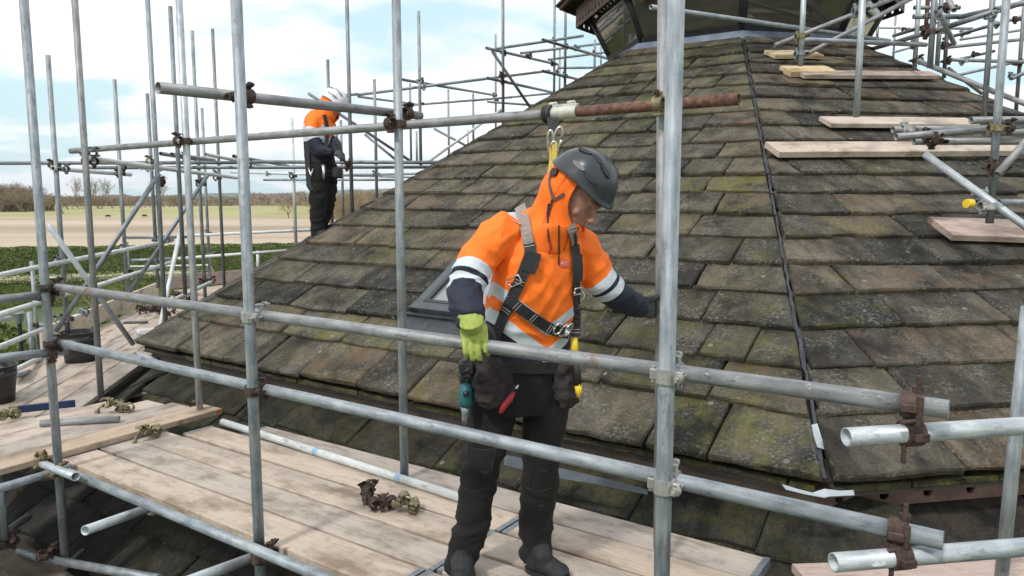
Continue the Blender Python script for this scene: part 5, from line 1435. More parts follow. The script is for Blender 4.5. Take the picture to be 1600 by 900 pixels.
tr = link('trousers', me, T1 @ T1.inverted(), W1)
# knee patch seams and cargo flap
# --- body core under the clothes (continuous), with head
HC = P(901, 303, 2.84)
Fh = Vector((.76, -.36, -.72)).normalized()
Uh = (Vector((-.06, 0, 1)) - Fh * Vector((-.06, 0, 1)).dot(Fh)).normalized(); Xh = Fh.cross(Uh).normalized()
def hp(x, y, z): return HC + Xh * x + Fh * y + Uh * z
mb = MB()
def ell_stack(mb, prof, n=20):
    """head rings: (z, cy, rx, ry)"""
    vs = []; fs = []
    for z, cy, rx, ry in prof:
        for k in range(n):
            t = 2 * math.pi * k / n; vs.append(hp(rx * math.cos(t), cy + ry * math.sin(t), z))
    K = len(prof)
    for i in range(K - 1):
        for k in range(n): j = (k + 1) % n; fs.append((i * n + k, i * n + j, (i + 1) * n + j, (i + 1) * n + k))
    fs.append(list(range(n))[::-1]); fs.append(list(range((K - 1) * n, K * n))); mb.add(vs, fs)
ell_stack(mb, [(-.128, .060, .018, .020), (-.118, .052, .038, .038), (-.09, .035, .054, .058), (-.06, .018, .062, .074), (-.02, .004, .069, .089), (.02, -.002, .074, .094), (.06, -.008, .072, .092), (.09, -.01, .058, .076), (.112, -.01, .03, .04)])
limb(mb, [hp(0, .086, .012), hp(0, .108, -.022), hp(0, .114, -.038), hp(0, .094, -.045)], [(.008, .007), (.010, .009), (.015, .011), (.010, .008)], 10, k=3)   # nose
limb(mb, [hp(-.045, .072, .022), hp(-.015, .094, .022), hp(.015, .094, .022), hp(.045, .072, .022)], [.007, .010, .010, .007], 8, k=3)   # brow
limb(mb, [hp(-.024, .082, -.066), hp(0, .094, -.066), hp(.024, .082, -.066)], [.005, .008, .005], 8, k=3); limb(mb, [hp(-.02, .080, -.080), hp(0, .091, -.080), hp(.02, .080, -.080)], [.005, .0085, .005], 8, k=3)   # lips
limb(mb, [hp(-.012, .070, -.108), hp(.012, .070, -.108)], [.016, .016], 8, k=2)   # chin
for s_ in (-1, 1):
    limb(mb, [hp(s_ * .066, -.008, .018), hp(s_ * .074, -.016, 0), hp(s_ * .068, -.006, -.028)], [.010, .013, .009], 8, k=3)   # ears
    limb(mb, [hp(s_ * .042, .062, -.025), hp(s_ * .048, .045, -.045)], [.018, .018], 8, k=2)   # cheek
neck = [P(850, 372, 2.94), P(858, 345, 2.91), hp(0, -.015, -.07)]
limb(mb, neck, [.062, .058, .056], 14)
limb(mb, [trunk[0], trunk[2], trunk[4], trunk[6]], [(.12, .09), (.12, .09), (.13, .09), (.06, .06)], 14, up=side)
limb(mb, armR[1:4], [.05, .048, .034], 10); limb(mb, armL[1:5], [.05, .048, .042, .030], 10)
limb(mb, [P(820, 560, 3.06), P(790, 610, 3.09), *legR[2:]], [.10, .085, .065, .058, .055, .045, .038, .036], 10)
limb(mb, [P(820, 560, 3.06), P(850, 610, 3.09), *legL[2:]], [.10, .085, .065, .058, .055, .045, .038, .036], 10)
me = remesh(mb, 'body', .0045, [SKIN], 2)
body = link('body', me, T1 @ T1.inverted(), W1)
mb = MB()
for s_ in (-1, 1):
    c = hp(s_ * .031, .077, .001); mb.rod(c, c + Fh * .005, .008, 10, 0); mb.rod(c + Fh * .005 - Uh * .002, c + Fh * .0062 - Uh * .002, .005, 8, 1)
link('eye', mb.me('eyes', [m_simple('eye_white', (.20, .15, .13), .3, 0, .1, 10, 0), BLKPL]), T1 @ T1.inverted(), body)
# hood: open shell round the head merging into the collar
vs = []; fs = []; nH = 40
rings = []
for z, cy, rx, ry, op in ((.128, -.020, .03, .04, 72), (.112, -.024, .070, .082, 72), (.08, -.026, .088, .102, 72), (.04, -.028, .092, .104, 70), (0, -.030, .092, .104, 67), (-.04, -.026, .090, .106, 60), (-.075, -.014, .088, .108, 46), (-.10, .002, .086, .112, 26), (-.118, .006, .088, .114, 8)):
    rings.append((z, cy, rx, ry, op))
for z, cy, rx, ry, op in rings:
    for k in range(nH + 1):
        t = math.radians(90 + op + (360 - 2 * op) * k / nH)
        rim = 1.0 + .05 * (1 if k in (0, nH) else 0)
        fl = .007 * noise.noise(Vector((math.cos(t) * 3, math.sin(t) * 3, z * 18))) + .006 * (1 - abs(noise.noise(Vector((math.cos(t) * 2 + z * 20, math.sin(t) * 2, z * 30)))) * 3)
        vs.append(hp((rx + fl) * math.cos(t) * rim, cy + (ry + fl) * math.sin(t) * rim, z))
# collar rings in trunk space
for c, ra, rb_3, op in ((P(864, 345, 2.89), .096, .122, 2), (P(855, 358, 2.905), .110, .128, .8), (P(849, 373, 2.925), .128, .124, .5), (P(846, 394, 2.935), .130, .118, .5)):
    fhh = Vector((Fh.x, Fh.y, 0)).normalized().lerp(fwd, .6).normalized(); sdd = fhh.cross(UP).normalized()
    for k in range(nH + 1):
        t = math.radians(90 + op + (360 - 2 * op) * k / nH)
        fl = .010 * noise.noise(Vector((math.cos(t) * 3, math.sin(t) * 3, c.z * 14)))
        vs.append(c + sdd * ((ra + fl) * math.cos(t)) + fhh * ((rb_3 + fl) * math.sin(t)))
nR = len(rings) + 4
for i in range(nR - 1):
    for k in range(nH): a = i * (nH + 1) + k; fs.append((a, a + 1, a + nH + 2, a + nH + 1))
hd_ = link('hood', mesh('hood', vs, fs, [ORANGE], True), T1 @ T1.inverted(), W1)
md = hd_.modifiers.new('s', 'SOLIDIFY'); md.thickness = .007; md.offset = 0
md = hd_.modifiers.new('u', 'SUBSURF'); md.levels = 1; md.render_levels = 2
# helmet shell
def helmet(hpf, par, mat, sx=.112, sy=.140, sz=.132, cy=-.012, z0=.038, T=None, vent=BLKPL):
    vs = []; fs = []; nA = 36; nB = 12
    for i in range(nB + 1):
        ph = math.pi / 2 * i / nB
        for k in range(nA):
            t = 2 * math.pi * k / nA
            rr = math.cos(ph) ** .82; zz = math.sin(ph)
            lip = 1 + (.05 if i == 0 else .02 if i == 1 else 0)
            ry = sy * (1.0 if math.sin(t) > 0 else .98)
            ridge = 1 + .02 * math.cos(t * 6) * math.sin(ph * 2)
            zdrop = -.012 * abs(math.sin(t)) ** 2 * (1 if math.sin(t) < 0 else .6) + (.010 * abs(math.cos(t)) ** 4)
            vs.append(hpf(sx * rr * math.cos(t) * lip * ridge, cy + ry * rr * math.sin(t) * lip + (.012 if i == 0 and math.sin(t) > .3 else 0), z0 + sz * zz * .86 + zdrop * math.cos(ph)))
    for i in range(nB):
        for k in range(nA): j = (k + 1) % nA; fs.append((i * nA + k, i * nA + j, (i + 1) * nA + j, (i + 1) * nA + k))
    h_ = link('helmet', mesh('helmet', vs, fs, [mat], True), Matrix.Identity(4), par)
    md = h_.modifiers.new('s', 'SOLIDIFY'); md.thickness = .006; md.offset = 1
    md = h_.modifiers.new('u', 'SUBSURF'); md.levels = 1; md.render_levels = 2
    for s_ in (-1, 1):
        for (a, b_, c_) in ((.42, .5, 0), (.05, .5, 0), (-.34, .5, 0), (.30, .86, 0), (-.12, .88, 0)):
            mb = MB(); x0 = s_ * sx * b_; y0 = cy + sy * a
            rr = math.sqrt(max(0, 1 - (x0 / sx) ** 2 - ((y0 - cy) / sy) ** 2)); z1 = z0 + sz * .86 * rr ** .95
            n_ = Vector((x0 / sx ** 2, (y0 - cy) / sy ** 2, (z1 - z0) / (sz * .86) ** 2)).normalized()
            tn = Vector((0, 1, 0)); tn = (tn - n_ * tn.dot(n_)).normalized(); sn = n_.cross(tn)
            c0 = Vector((x0, y0, z1)) + n_ * .0055
            q = [c0 + tn * (.030 * math.cos(w_)) + sn * (.0095 * math.sin(w_)) for w_ in [2 * math.pi * i_ / 10 for i_ in range(10)]]
            q2 = [p_ + n_ * .009 for p_ in q]
            mb.add([hpf(*p_) for p_ in q + q2], [list(range(10, 20))] + [(i_, (i_ + 1) % 10, 10 + (i_ + 1) % 10, 10 + i_) for i_ in range(10)])
            link('vent', mb.me('vent', [vent]), Matrix.Identity(4), h_)
    return h_
hm = helmet(hp, W1, HELM, .112, .132, .142, -.010, .048)
# chin straps and side clip
def ribbon(name, pts, wd, th, mat, parent, nrm):
    """flat strap through pts with given normals"""
    vs = []; K = len(pts)
    for i, p in enumerate(pts):
        d = (pts[min(i + 1, K - 1)] - pts[max(i - 1, 0)]).normalized(); n_ = nrm[i] if isinstance(nrm, list) else nrm
        s_ = d.cross(n_).normalized(); n2_ = s_.cross(d).normalized()
        vs += [p - s_ * wd / 2 - n2_ * th / 2, p + s_ * wd / 2 - n2_ * th / 2, p + s_ * wd / 2 + n2_ * th / 2, p - s_ * wd / 2 + n2_ * th / 2]
    fs = []
    for i in range(K - 1):
        for j in range(4): a = i * 4 + j; b = i * 4 + (j + 1) % 4; fs.append((a, a + 4, b + 4, b))
    fs += [(0, 1, 2, 3), (4 * K - 1, 4 * K - 2, 4 * K - 3, 4 * K - 4)]
    return link(name, mesh(name, vs, fs, [mat] if not isinstance(mat, list) else mat), Matrix.Identity(4), parent)
dg = bpy.context.evaluated_depsgraph_get(); dg.update()
def bvh_of(objs):
    vs = []; fs = []
    for o_ in objs:
        e = o_.evaluated_get(dg); m_ = e.to_mesh(); b = len(vs); M_ = o_.matrix_world
        vs += [M_ @ v.co for v in m_.vertices]; fs += [[i + b for i in p.vertices] for p in m_.polygons]; e.to_mesh_clear()
    return BVHTree.FromPolygons(vs, fs)
def caster(bv):
    c0 = Vector((0, 0, CAM_H))
    def f_(px, py, off=.004, dz=3.0):
        d = (P(px, py, 1) - c0).normalized(); h_, n_, i_, q_ = bv.ray_cast(c0 + d * 1.5, d)
        if h_ is None or (h_ - c0).length > 4.2: h_ = P(px, py, dz); n_ = -d
        if n_.dot(d) > 0: n_ = -n_
        return h_ + n_ * off, n_
    return f_
bj = caster(bvh_of([jk, tr, hd_])); bh = caster(bvh_of([hd_, hm, jk]))
def strap(name, px_pts, wd, mat, parent, cast=bj, off=.006, th=.004, sub=3, dz=3.0):
    dense = []
    for (a, b) in zip(px_pts[:-1], px_pts[1:]):
        for k in range(sub): dense.append((a[0] + (b[0] - a[0]) * k / sub, a[1] + (b[1] - a[1]) * k / sub))
    dense.append(px_pts[-1])
    pts = []; ns = []
    for q in dense: p, n_ = cast(q[0], q[1], off, dz); pts.append(p); ns.append(n_)
    for _ in range(3):
        ns = [(ns[max(i - 1, 0)] + ns[i] + ns[min(i + 1, len(ns) - 1)]).normalized() for i in range(len(ns))]
    for _ in range(2):
        pts = [pts[0]] + [(pts[i - 1] + pts[i] * 2 + pts[i + 1]) / 4 for i in range(1, len(pts) - 1)] + [pts[-1]]
    return ribbon(name, pts, wd, th, mat, parent, ns), pts, ns
har = link('harness', None, T1, W1)
def pad_stitch(pts, ns, i, wd, par):
    for s0 in (-.35, .35):
        pass
def stitches(pts, ns, wd, par, idx):
    for i in idx:
        i = min(i, len(pts) - 2); d = (pts[i + 1] - pts[i]).normalized(); s_ = d.cross(ns[i]).normalized()
        for e in (-.006, .006):
            mb = MB(); c = pts[i] + ns[i] * .0028 + d * e; mb.box((0, 0, 0), (wd * .86, .0014, .001), frame_mat(c, s_, d, s_.cross(d)))
            link('stitching', mb.me('stitching', [STITCH]), Matrix.Identity(4), par)
o, pts, ns = strap('shoulder_pad', [(812, 322), (820, 340), (824, 360), (827, 380)], .046, GREYW, har, off=.008)
o, pts, ns = strap('strap', [(827, 378), (829, 395), (822, 415), (812, 440), (800, 468), (789, 492)], .044, BLACK, har, off=.009); stitches(pts, ns, .044, har, (1, 9, 12, 14))
o, pts, ns = strap('strap_pad', [(833, 395), (831, 410), (824, 425)], .054, BLACK, har, off=.013)
o, pts, ns = strap('strap', [(795, 465), (815, 482), (840, 500), (866, 516), (884, 520)], .042, BLACK, har, off=.014); stitches(pts, ns, .042, har, (2, 5, 8))
o, pts, ns = strap('shoulder_pad', [(892, 350), (895, 365), (896, 382)], .036, GREYW, har, off=.008)
o, pts, ns = strap('strap', [(896, 350), (896, 365), (897, 384)], .006, BLACK, har, off=.013)
o, pts, ns = strap('strap', [(896, 382), (898, 410), (898, 440), (898, 470), (899, 500), (899, 526)], .042, BLACK, har, off=.010); stitches(pts, ns, .042, har, (10, 14))
o, pts, ns = strap('strap_pad', [(897, 398), (899, 420), (898, 440)], .056, BLACK, har, off=.014)
o, pts, ns = strap('strap', [(790, 490), (778, 520), (770, 552)], .042, BLACK, har, off=.008); 
o, pts, ns = strap('strap', [(758, 566), (800, 572), (850, 574), (890, 570)], .05, BLACK, har, off=.010)
def ring(name, px, py, off, R1, R2, thk, par, mat=SILV, sq=False, rot=0, cast=bj):
    p, n_ = cast(px, py, off); s_ = n_.cross(UP).normalized(); u_ = s_.cross(n_).normalized()
    s2_ = s_ * math.cos(rot) + u_ * math.sin(rot); u2_ = -s_ * math.sin(rot) + u_ * math.cos(rot)
    q = []
    for k in range(17):
        t = 2 * math.pi * k / 16; a, b = math.cos(t), math.sin(t)
        if sq: a = max(-.8, min(.8, a * 1.3)); b = max(-.8, min(.8, b * 1.3))
        q.append(p + s2_ * a * R1 + u2_ * b * R2)
    mb = MB(); mb.poly_rod(q, thk, 8); return link(name, mb.me(name, [mat]), Matrix.Identity(4), par)
ring('buckle', 806, 438, .014, .030, .019, .0032, har, sq=True, rot=-.45); ring('buckle', 898, 453, .016, .030, .016, .0032, har, sq=True); ring('buckle', 905, 462, .012, .020, .02, .003, har)
ring('chest_ring', 874, 511, .026, .030, .024, .0042, har, rot=-.5); ring('chest_ring', 868, 508, .030, .016, .024, .0038, har, rot=.4); ring('carabiner', 878, 508, .034, .020, .028, .0038, har, rot=.3)
strap('shoulder_tape', [(799, 332), (806, 348)], .040, m_simple('silver_tape', (.50, .55, .60), .6, 0, .1, 60, .1), jk, off=.004, th=.002)
# zip and drawcord, name patch with its letters
strap('zip', [(873, 352), (873, 375), (873, 395), (872, 414)], .005, BLACK, jk, off=.004, th=.003)
strap('drawcord', [(858, 318), (856, 340), (856, 362), (858, 378)], .006, BLACK, jk, bh, .004, .004); strap('drawcord', [(858, 376), (861, 388), (856, 398)], .006, RED, jk, bh, .006, .004)
strap('hem_seam', [(786, 360), (782, 385), (788, 410)], .0025, m_simple('jacket_seam_thread', (.60, .08, .01), .8, 0, .1, 30, 0), jk, off=.0005, th=.001)  # seam line in a deeper orange thread
pp, pn = bj(881, 411, .004); ps = UP.cross(pn).normalized(); pu = pn.cross(ps).normalized()
mb = MB(); mb.box((0, 0, 0), (.046, .030, .002), frame_mat(pp, ps, pu, pn)); pt = link('name_patch', mb.me('name_patch', [PATCH]), Matrix.Identity(4), jk, 'red chest patch with white letters')
fc = bpy.data.curves.new('patch_letters', 'FONT'); fc.body = 'ARC'; fc.size = .017; fc.extrude = .0004; fc.align_x = 'CENTER'; fc.align_y = 'CENTER'; fc.materials.append(STITCH)
tmpo = bpy.data.objects.new('tmp_text', fc); COL.objects.link(tmpo); dg2 = bpy.context.evaluated_depsgraph_get(); dg2.update(); tme = bpy.data.meshes.new_from_object(tmpo.evaluated_get(dg2)); bpy.data.objects.remove(tmpo); bpy.data.curves.remove(fc)
link('patch_letters', tme, frame_mat(pp + pn * .0022, ps, pu, pn), pt)
SEAM = m_simple('trouser_seam_thread', (.028, .024, .024), .9, 0, .3, 40, 0)
for ln in ([(735, 700), (755, 704), (778, 700)], [(728, 764), (742, 768), (762, 763)], [(828, 700), (848, 704), (868, 698)], [(822, 762), (842, 768), (862, 762)], [(774, 700), (768, 732), (762, 764)], [(831, 701), (829, 732), (826, 764)]):
    strap('knee_patch_seam', ln, .004, SEAM, tr, off=.0015, th=.002)
for c_, r_ in (((757, 738), .3), ((850, 735), -.2), ((845, 790), .1)):
    q_, n_ = bj(*c_, .0012); s_ = n_.cross(UP).normalized(); u_ = s_.cross(n_)
    mb = MB(); mb.add([q_ + s_ * math.cos(t) * (.016 + .006 * math.sin(3 * t)) + u_ * math.sin(t) * (.010 + .004 * math.cos(2 * t)) for t in [2 * math.pi * k / 12 for k in range(12)]], [list(range(12))]); link('dust_mark', mb.me('dust_mark', [m_simple('dusty_smear', (.022, .020, .020), .95, 0, .3, 60, 0)]), Matrix.Identity(4), tr)
strap('hood_seam', [(885, 275), (868, 300), (856, 325), (848, 350)], .003, m_simple('hood_seam_thread', (.70, .10, .01), .8, 0, .1, 30, 0), hd_, bh, .001, .0015)
# helmet straps
strap('helmet_strap', [(862, 270), (858, 285), (862, 300), (866, 313)], .010, m_simple('brown_webbing', (.12, .085, .08), .8, 0, .2, 60, .1), hm, bh, .004, .003); strap('helmet_strap', [(866, 313), (880, 303), (897, 300), (910, 298)], .010, m_simple('brown_webbing_dark', (.10, .07, .065), .8, 0, .2, 60, .1), hm, bh, .004, .003)
strap('helmet_strap', [(864, 311), (860, 324), (858, 336)], .007, BLACK, hm, bh, .005, .003)
mb = MB(); q, qn = bh(868, 270, .008); mb.rod(q - qn * .004, q + qn * .006, .016, 12); link('helmet_clip', mb.me('helmet_clip', [BLKPL]), Matrix.Identity(4), hm)

# gloves
def glove(name, palm, fingers, thumb, cuff, mats, par, split=None):
    mb = MB(); limb(mb, palm[0], palm[1], 14, palm[2])
    for pts_, r0 in fingers: limb(mb, pts_, [r0 * 1.02, r0, r0 * .97, r0 * .92, r0 * .72][:len(pts_)], 8, k=3)
    limb(mb, thumb[0], thumb[1], 8, k=3); limb(mb, cuff[0], cuff[1], 12, k=3)
    me_ = remesh(mb, name, .0024, mats, 1)
    if split:
        for p_ in me_.polygons: p_.material_index = split(p_.center, p_.normal)
    displace(me_, lambda p: .0012 * noise.noise(p * 60))
    return link(name, me_, Matrix.Identity(4), par)
zr = on_line(Ao, Bo, 745, 538)     # the rail axis at the hand
def gp(px, py, dz): # point in front of / behind the rail axis depth
    return P(px, py, (P(745, 538, 1) and ((zr - Vector((0, 0, CAM_H))).dot(Vector((0, CT, -ST))))) + dz)
def fing(xk, yk, xt, yt, r0, w_=.0):
    return ([gp(xk, yk, -.030), gp(xk + (xt - xk) * .3, yk + 10, -.044), gp(xk + (xt - xk) * .65, yk + 22, -.043), gp(xt, yt - 6, -.032), gp(xt + 1, yt, -.008)], r0)
fR = [fing(725, 528, 729, 560, .0105), fing(735, 530, 739, 567, .0115), fing(746, 530, 749, 566, .012), fing(757, 526, 761, 554, .0115)]
vdirR = (gp(745, 530, 0) - gp(738, 500, 0)).normalized()
glove('glove', ([gp(736, 500, -.02), gp(738, 510, -.026), gp(741, 522, -.032), gp(742, 533, -.036)], [(.036, .020), (.045, .021), (.049, .019), (.046, .015)], Vector((1, 0, 0))), fR,
      ([gp(754, 508, -.015), gp(764, 516, .0), gp(769, 525, .022), gp(770, 535, .04), gp(767, 541, .05)], [.015, .014, .0125, .012, .009]),
      ([P(735, 494, 2.625), P(736, 502, 2.60), gp(738, 510, -.02)], [.048, .046, .036]), [GLOVL, GLOVD], W1,
      lambda c, n_: 1 if (c - zr).dot(Vector((0, -1, 0))) < .012 or (n_.y > .25) or c.z < zr.z - .050 else 0)
hb = B3; hc = Vector((B3.x, B3.y, Zy(B3.y, 480))); gl = lambda px, py, dz: P(px, py, 3.30 + dz)
fL = [([gl(1016, 466 + 8 * i, -.015), gl(1024, 465 + 8 * i, .028), gl(1036, 465 + 8 * i, .042), gl(1046, 467 + 8 * i, .02), gl(1048, 468 + 8 * i, -.01)], .0115) for i in range(4)]
glove('glove', ([P(1004, 479, 3.23), gl(1010, 480, -.045), gl(1016, 480, -.035), gl(1021, 479, -.02)], [(.030, .030), (.046, .020), (.050, .019), (.048, .015)], UP), fL,
      ([gl(1012, 470, -.05), gl(1020, 466, -.055), gl(1030, 464, -.045), gl(1040, 464, -.036)], [.014, .013, .012, .009]), ([P(996, 476, 3.19), P(1004, 479, 3.23)], [.040, .040]), [GLOVD, GLOVD], W1)
mb = MB(); q = [P(1004.5, 479, 3.225) + (UP * math.cos(t) + Vector((-.15, -1, 0)).normalized() * math.sin(t)) * .041 for t in [2 * math.pi * k / 20 for k in range(21)]]
mb.poly_rod(q, .0045, 6); link('glove_cuff', mb.me('glove_cuff', [GLOVL]), Matrix.Identity(4), W1, 'thin lime cuff edge of the dark glove')

# boots
def boot(heel, toe, ankle, par):
    h = Vector(heel); t_ = Vector(toe); d = (t_ - h); L = d.length; d.normalize(); s_ = d.cross(UP).normalized()
    mb = MB(); cs = [h + d * (L * q) + UP * z for q, z in ((-.02, .05), (.10, .052), (.3, .055), (.55, .046), (.8, .034), (.97, .028), (1.03, .022))]
    a, b = cr_interp(cs, [(.024, .030), (.036, .046), (.039, .052), (.044, .043), (.048, .032), (.038, .025), (.018, .015)], 4); vs, fs = sweep(a, b, 16, up=s_); mb.add(vs, fs)
    limb(mb, [h + d * .07 + UP * .05, h + d * .055 + UP * .10, Vector(ankle) + UP * .03], [(.045, .045), (.044, .050), (.045, .052)], 14, k=4)
    me_ = remesh(mb, 'boot', .005, [BOOT], 2); displace(me_, lambda p: .0025 * noise.noise(p * 35))
    bo = link('boot', me_, Matrix.Identity(4), par)
    ol = []; n_ = 20
    for k in range(n_):
        an = 2 * math.pi * k / n_; xx = math.cos(an); yy_ = math.sin(an)
        wd = .042 + .010 * xx; ol.append(h + d * (L * .5 + (L * .5 + .018) * (abs(xx) ** .8) * (1 if xx > 0 else -1)) + s_ * wd * yy_)
    vs = [Vector((p.x, p.y, .003)) for p in ol] + [Vector((p.x, p.y, .022)) for p in ol]
    link('sole', mesh('sole', vs, [list(range(n_))[::-1], list(range(n_, 2 * n_))] + [(k, (k + 1) % n_, n_ + (k + 1) % n_, n_ + k) for k in range(n_)], [BLKPL]), Matrix.Identity(4), bo)
    for k in range(6):
        c = h + d * (L * (.38 + .06 * k)) + UP * (.122 - .0115 * k); m2 = MB(); m2.poly_rod([c - s_ * .024 - UP * .006, c + UP * .006, c + s_ * .024 + d * .01 - UP * .006], .0035, 6); link('lace', m2.me('lace', [BLACK]), Matrix.Identity(4), bo)
boot(PH(826, 893, 0), PH(884, 906, 0), P(838, 858, 3.29), W1)
boot(PH(735, 912, 0), PH(705, 935, 0), P(720, 880, 3.27), W1)

# tool belt and tools: hung things
def cast_box(name, px, py, off, sz, mat, par, rot=0, bev=.006, cast=bj, label=None):
    p, n_ = cast(px, py, off); n_ = Vector((n_.x, n_.y, 0)).normalized(); s_ = UP.cross(n_).normalized()
    u2_ = UP * math.cos(rot) + s_ * math.sin(rot); s2_ = s_ * math.cos(rot) - UP * math.sin(rot)
    mb = MB(); mb.box((0, 0, 0), sz, frame_mat(p, s2_, u2_, s2_.cross(u2_)), 0, bev); return link(name, mb.me(name, [mat]), Matrix.Identity(4), par, label)
def pouch(px, py, Z, w_, h_, d_, mat, seed):
    mb = MB(); c = P(px, py, Z); r_ = random.Random(seed)
    pts = [c + UP * (h_ * q) for q in (.5, .38, .1, -.2, -.42, -.5)]
    trunk_loft(mb, pts, [(w_ * .40, d_ * .40), (w_ * .5, d_ * .5), (w_ * .54, d_ * .56), (w_ * .52, d_ * .55), (w_ * .38, d_ * .42), (w_ * .2, d_ * .2)], 20)
    me_ = remesh(mb, 'tool_pouch', .006, [mat], 2); displace(me_, lambda p: .016 * noise.noise(p * 14 + Vector((seed, 0, 0))) + .007 * (1 - abs(noise.noise(p * 26 + Vector((seed, 3, 0)))) * 3))
    return me_
belt = link('tool_belt', None, T1, W1)
link('tool_pouch', pouch(776, 597, 2.95, .17, .20, .09, POUCH, 3), Matrix.Identity(4), belt); link('tool_pouch', pouch(884, 600, 3.02, .10, .19, .08, POUCH, 9), Matrix.Identity(4), belt)
link('tool_pouch', pouch(735, 582, 2.98, .075, .13, .07, BLKPL, 5), Matrix.Identity(4), belt)
# impact driver
dr = thing('impact_driver', P(728, 620, 2.96), 'teal and black impact driver hanging at the near worker left hip pouch', 'power tool')
o = P(728, 590, 2.96)
mb = MB(); mb.box((0, 0, 0), (.062, .05, .05), Matrix.Translation(P(730, 574, 2.96)), 0, .008); link('battery', mb.me('battery', [BLKPL]), Matrix.Identity(4), dr)
mb = MB(); mb.poly_rod([P(733, 582, 2.96), P(731, 592, 2.96), P(729, 604, 2.96)], [.018, .015, .018], 10); link('handle', mb.me('handle', [BLKPL]), Matrix.Identity(4), dr)
mb = MB(); mb.poly_rod([P(729, 600, 2.96), P(729, 606, 2.955), P(728, 616, 2.95), P(728, 628, 2.95), P(727, 636, 2.95)], [.022, .029, .030, .029, .022], 14); link('motor_housing', mb.me('motor_housing', [TEAL]), Matrix.Identity(4), dr)
mb = MB(); mb.poly_rod([P(728, 611, 2.918), P(728, 619, 2.918)], .012, 10); link('grip_panel', mb.me('grip_panel', [BLKPL]), Matrix.Identity(4), dr)
mb = MB(); mb.poly_rod([P(727, 636, 2.95), P(727, 645, 2.95), P(726, 655, 2.95), P(726, 663, 2.95)], [.020, .014, .012, .008], 10); link('nose', mb.me('nose', [GALV_D]), Matrix.Identity(4), dr)
# red handled knife
kn = thing('knife', P(791, 630, 2.93), 'red handled knife tucked in the near worker brown tool pouch', 'knife')
mb = MB(); mb.poly_rod([P(803, 613, 2.92), P(797, 622, 2.91), P(788, 634, 2.91), P(782, 645, 2.92)], [.008, .013, .013, .008], 10); link('handle', mb.me('handle', [RED]), Matrix.Identity(4), kn)
mb = MB(); mb.poly_rod([P(806, 608, 2.93), P(810, 600, 2.94)], .006, 6); link('blade', mb.me('blade', [SILV]), Matrix.Identity(4), kn)
# yellow folding tool
yt = thing('folding_saw', P(902, 575, 2.99), 'yellow and black long tool hanging at the near worker right side', 'tool')
mb = MB(); mb.poly_rod([P(897, 528, 2.96), P(897.5, 540, 2.96), P(898, 556, 2.96)], [.014, .016, .016], 6); link('handle_end', mb.me('handle_end', [YEL]), Matrix.Identity(4), yt)
mb = MB(); mb.poly_rod([P(898, 556, 2.96), P(901, 580, 2.96), P(903, 602, 2.96)], [.015, .016, .016], 8); link('grip', mb.me('grip', [BLKPL]), Matrix.Identity(4), yt)
mb = MB(); mb.poly_rod([P(903, 600, 2.96), P(904, 612, 2.96), P(904, 621, 2.96)], [.016, .014, .006], 6); link('tip', mb.me('tip', [YEL]), Matrix.Identity(4), yt)
# lanyard on the high tube
ly = thing('lanyard', P(866, 185, 3.6), 'safety lanyard with steel hooks looped over the high tube behind the near worker', 'lanyard')
def on_h(px): 
    t = (P(px, 177, 3.6) - hA).dot(hd); return hA + hd * t
for px, mt in ((859, BLACK), (864, BLACK), (869, LEAD_D), (873, BLACK)):
    c = on_h(px); a1 = UP; a2 = hd.cross(UP).normalized(); mb = MB()
    q = [c + a1 * math.cos(t) * .034 + a2 * math.sin(t) * .034 for t in [2 * math.pi * k / 18 for k in range(19)]]
    mb.poly_rod(q, .0085, 8); link('webbing_loop', mb.me('webbing_loop', [mt]), Matrix.Identity(4), ly)
zl = 3.50
for x0, x1, mt in ((857, 861, BLACK), (863, 864, BLACK), (870, 868, BLACK)):
    strap_pts = [P(x0, 184, zl), P((x0 + x1) / 2, 198, zl - .02), P(x1, 212, zl - .04)]
    ribbon('webbing', strap_pts, .016, .006, mt, ly, Vector((0, -1, 0)))
for x0, yc, rx, ry, rt_ in ((860, 222, .012, .052, .0), (871, 218, .018, .055, .2), (866, 232, .012, .030, -.1)):
    c = P(x0, yc, 3.44); mb = MB(); q = [c + Vector((math.cos(t) * rx + rt_ * math.sin(t) * ry, -.01 * math.sin(t), math.sin(t) * ry)) for t in [2 * math.pi * k / 20 for k in range(21)]]
    mb.poly_rod(q, .0065, 8); link('steel_hook', mb.me('steel_hook', [SILV]), Matrix.Identity(4), ly)
for dx in (0, 5, 9):
    mb = MB(); mb.poly_rod([P(860 + dx, 232 - dx, 3.42), P(861 + dx * .8, 245, 3.36), P(860 + dx * .5, 256, 3.30), P(857 + dx * .3, 275, 3.22), P(850, 320, 3.14)], .0075, 8); link('rope', mb.me('rope', [ROPEY]), Matrix.Identity(4), ly)

# --- far worker
Dw = 7.75
W2 = thing('person', P(500, 372, Dw), 'far worker in orange and navy jacket with white helmet standing on the left roof edge', 'person')
I4 = Matrix.Identity(4)
def Q(px, py, dz=0): return P(px, py, Dw + dz)
mb = MB()
f2 = Vector((.85, -.35, 0)).normalized(); s2 = f2.cross(UP).normalized()
if s2.x > 0: s2 = -s2
trunk_loft(mb, [Q(502, 268), Q(500, 250), Q(499, 228), Q(499, 205), Q(501, 190), Q(506, 178), Q(511, 170)], [(.15, .125), (.155, .13), (.16, .135), (.175, .14), (.17, .125), (.10, .09), (.06, .06)], 20, f2, s2)
aR2 = [Q(493, 184, -.12), Q(487, 205, -.18), Q(497, 232, -.20), Q(520, 238, -.22)]; aL2 = [Q(512, 186, .08), Q(518, 205, .10), Q(521, 224, .0), Q(528, 240, -.10)]
limb(mb, aR2, [(.07, .07), (.068, .066), (.056, .056), (.042, .042)], 12); limb(mb, aL2, [(.065, .065), (.062, .06), (.05, .05), (.04, .04)], 12)
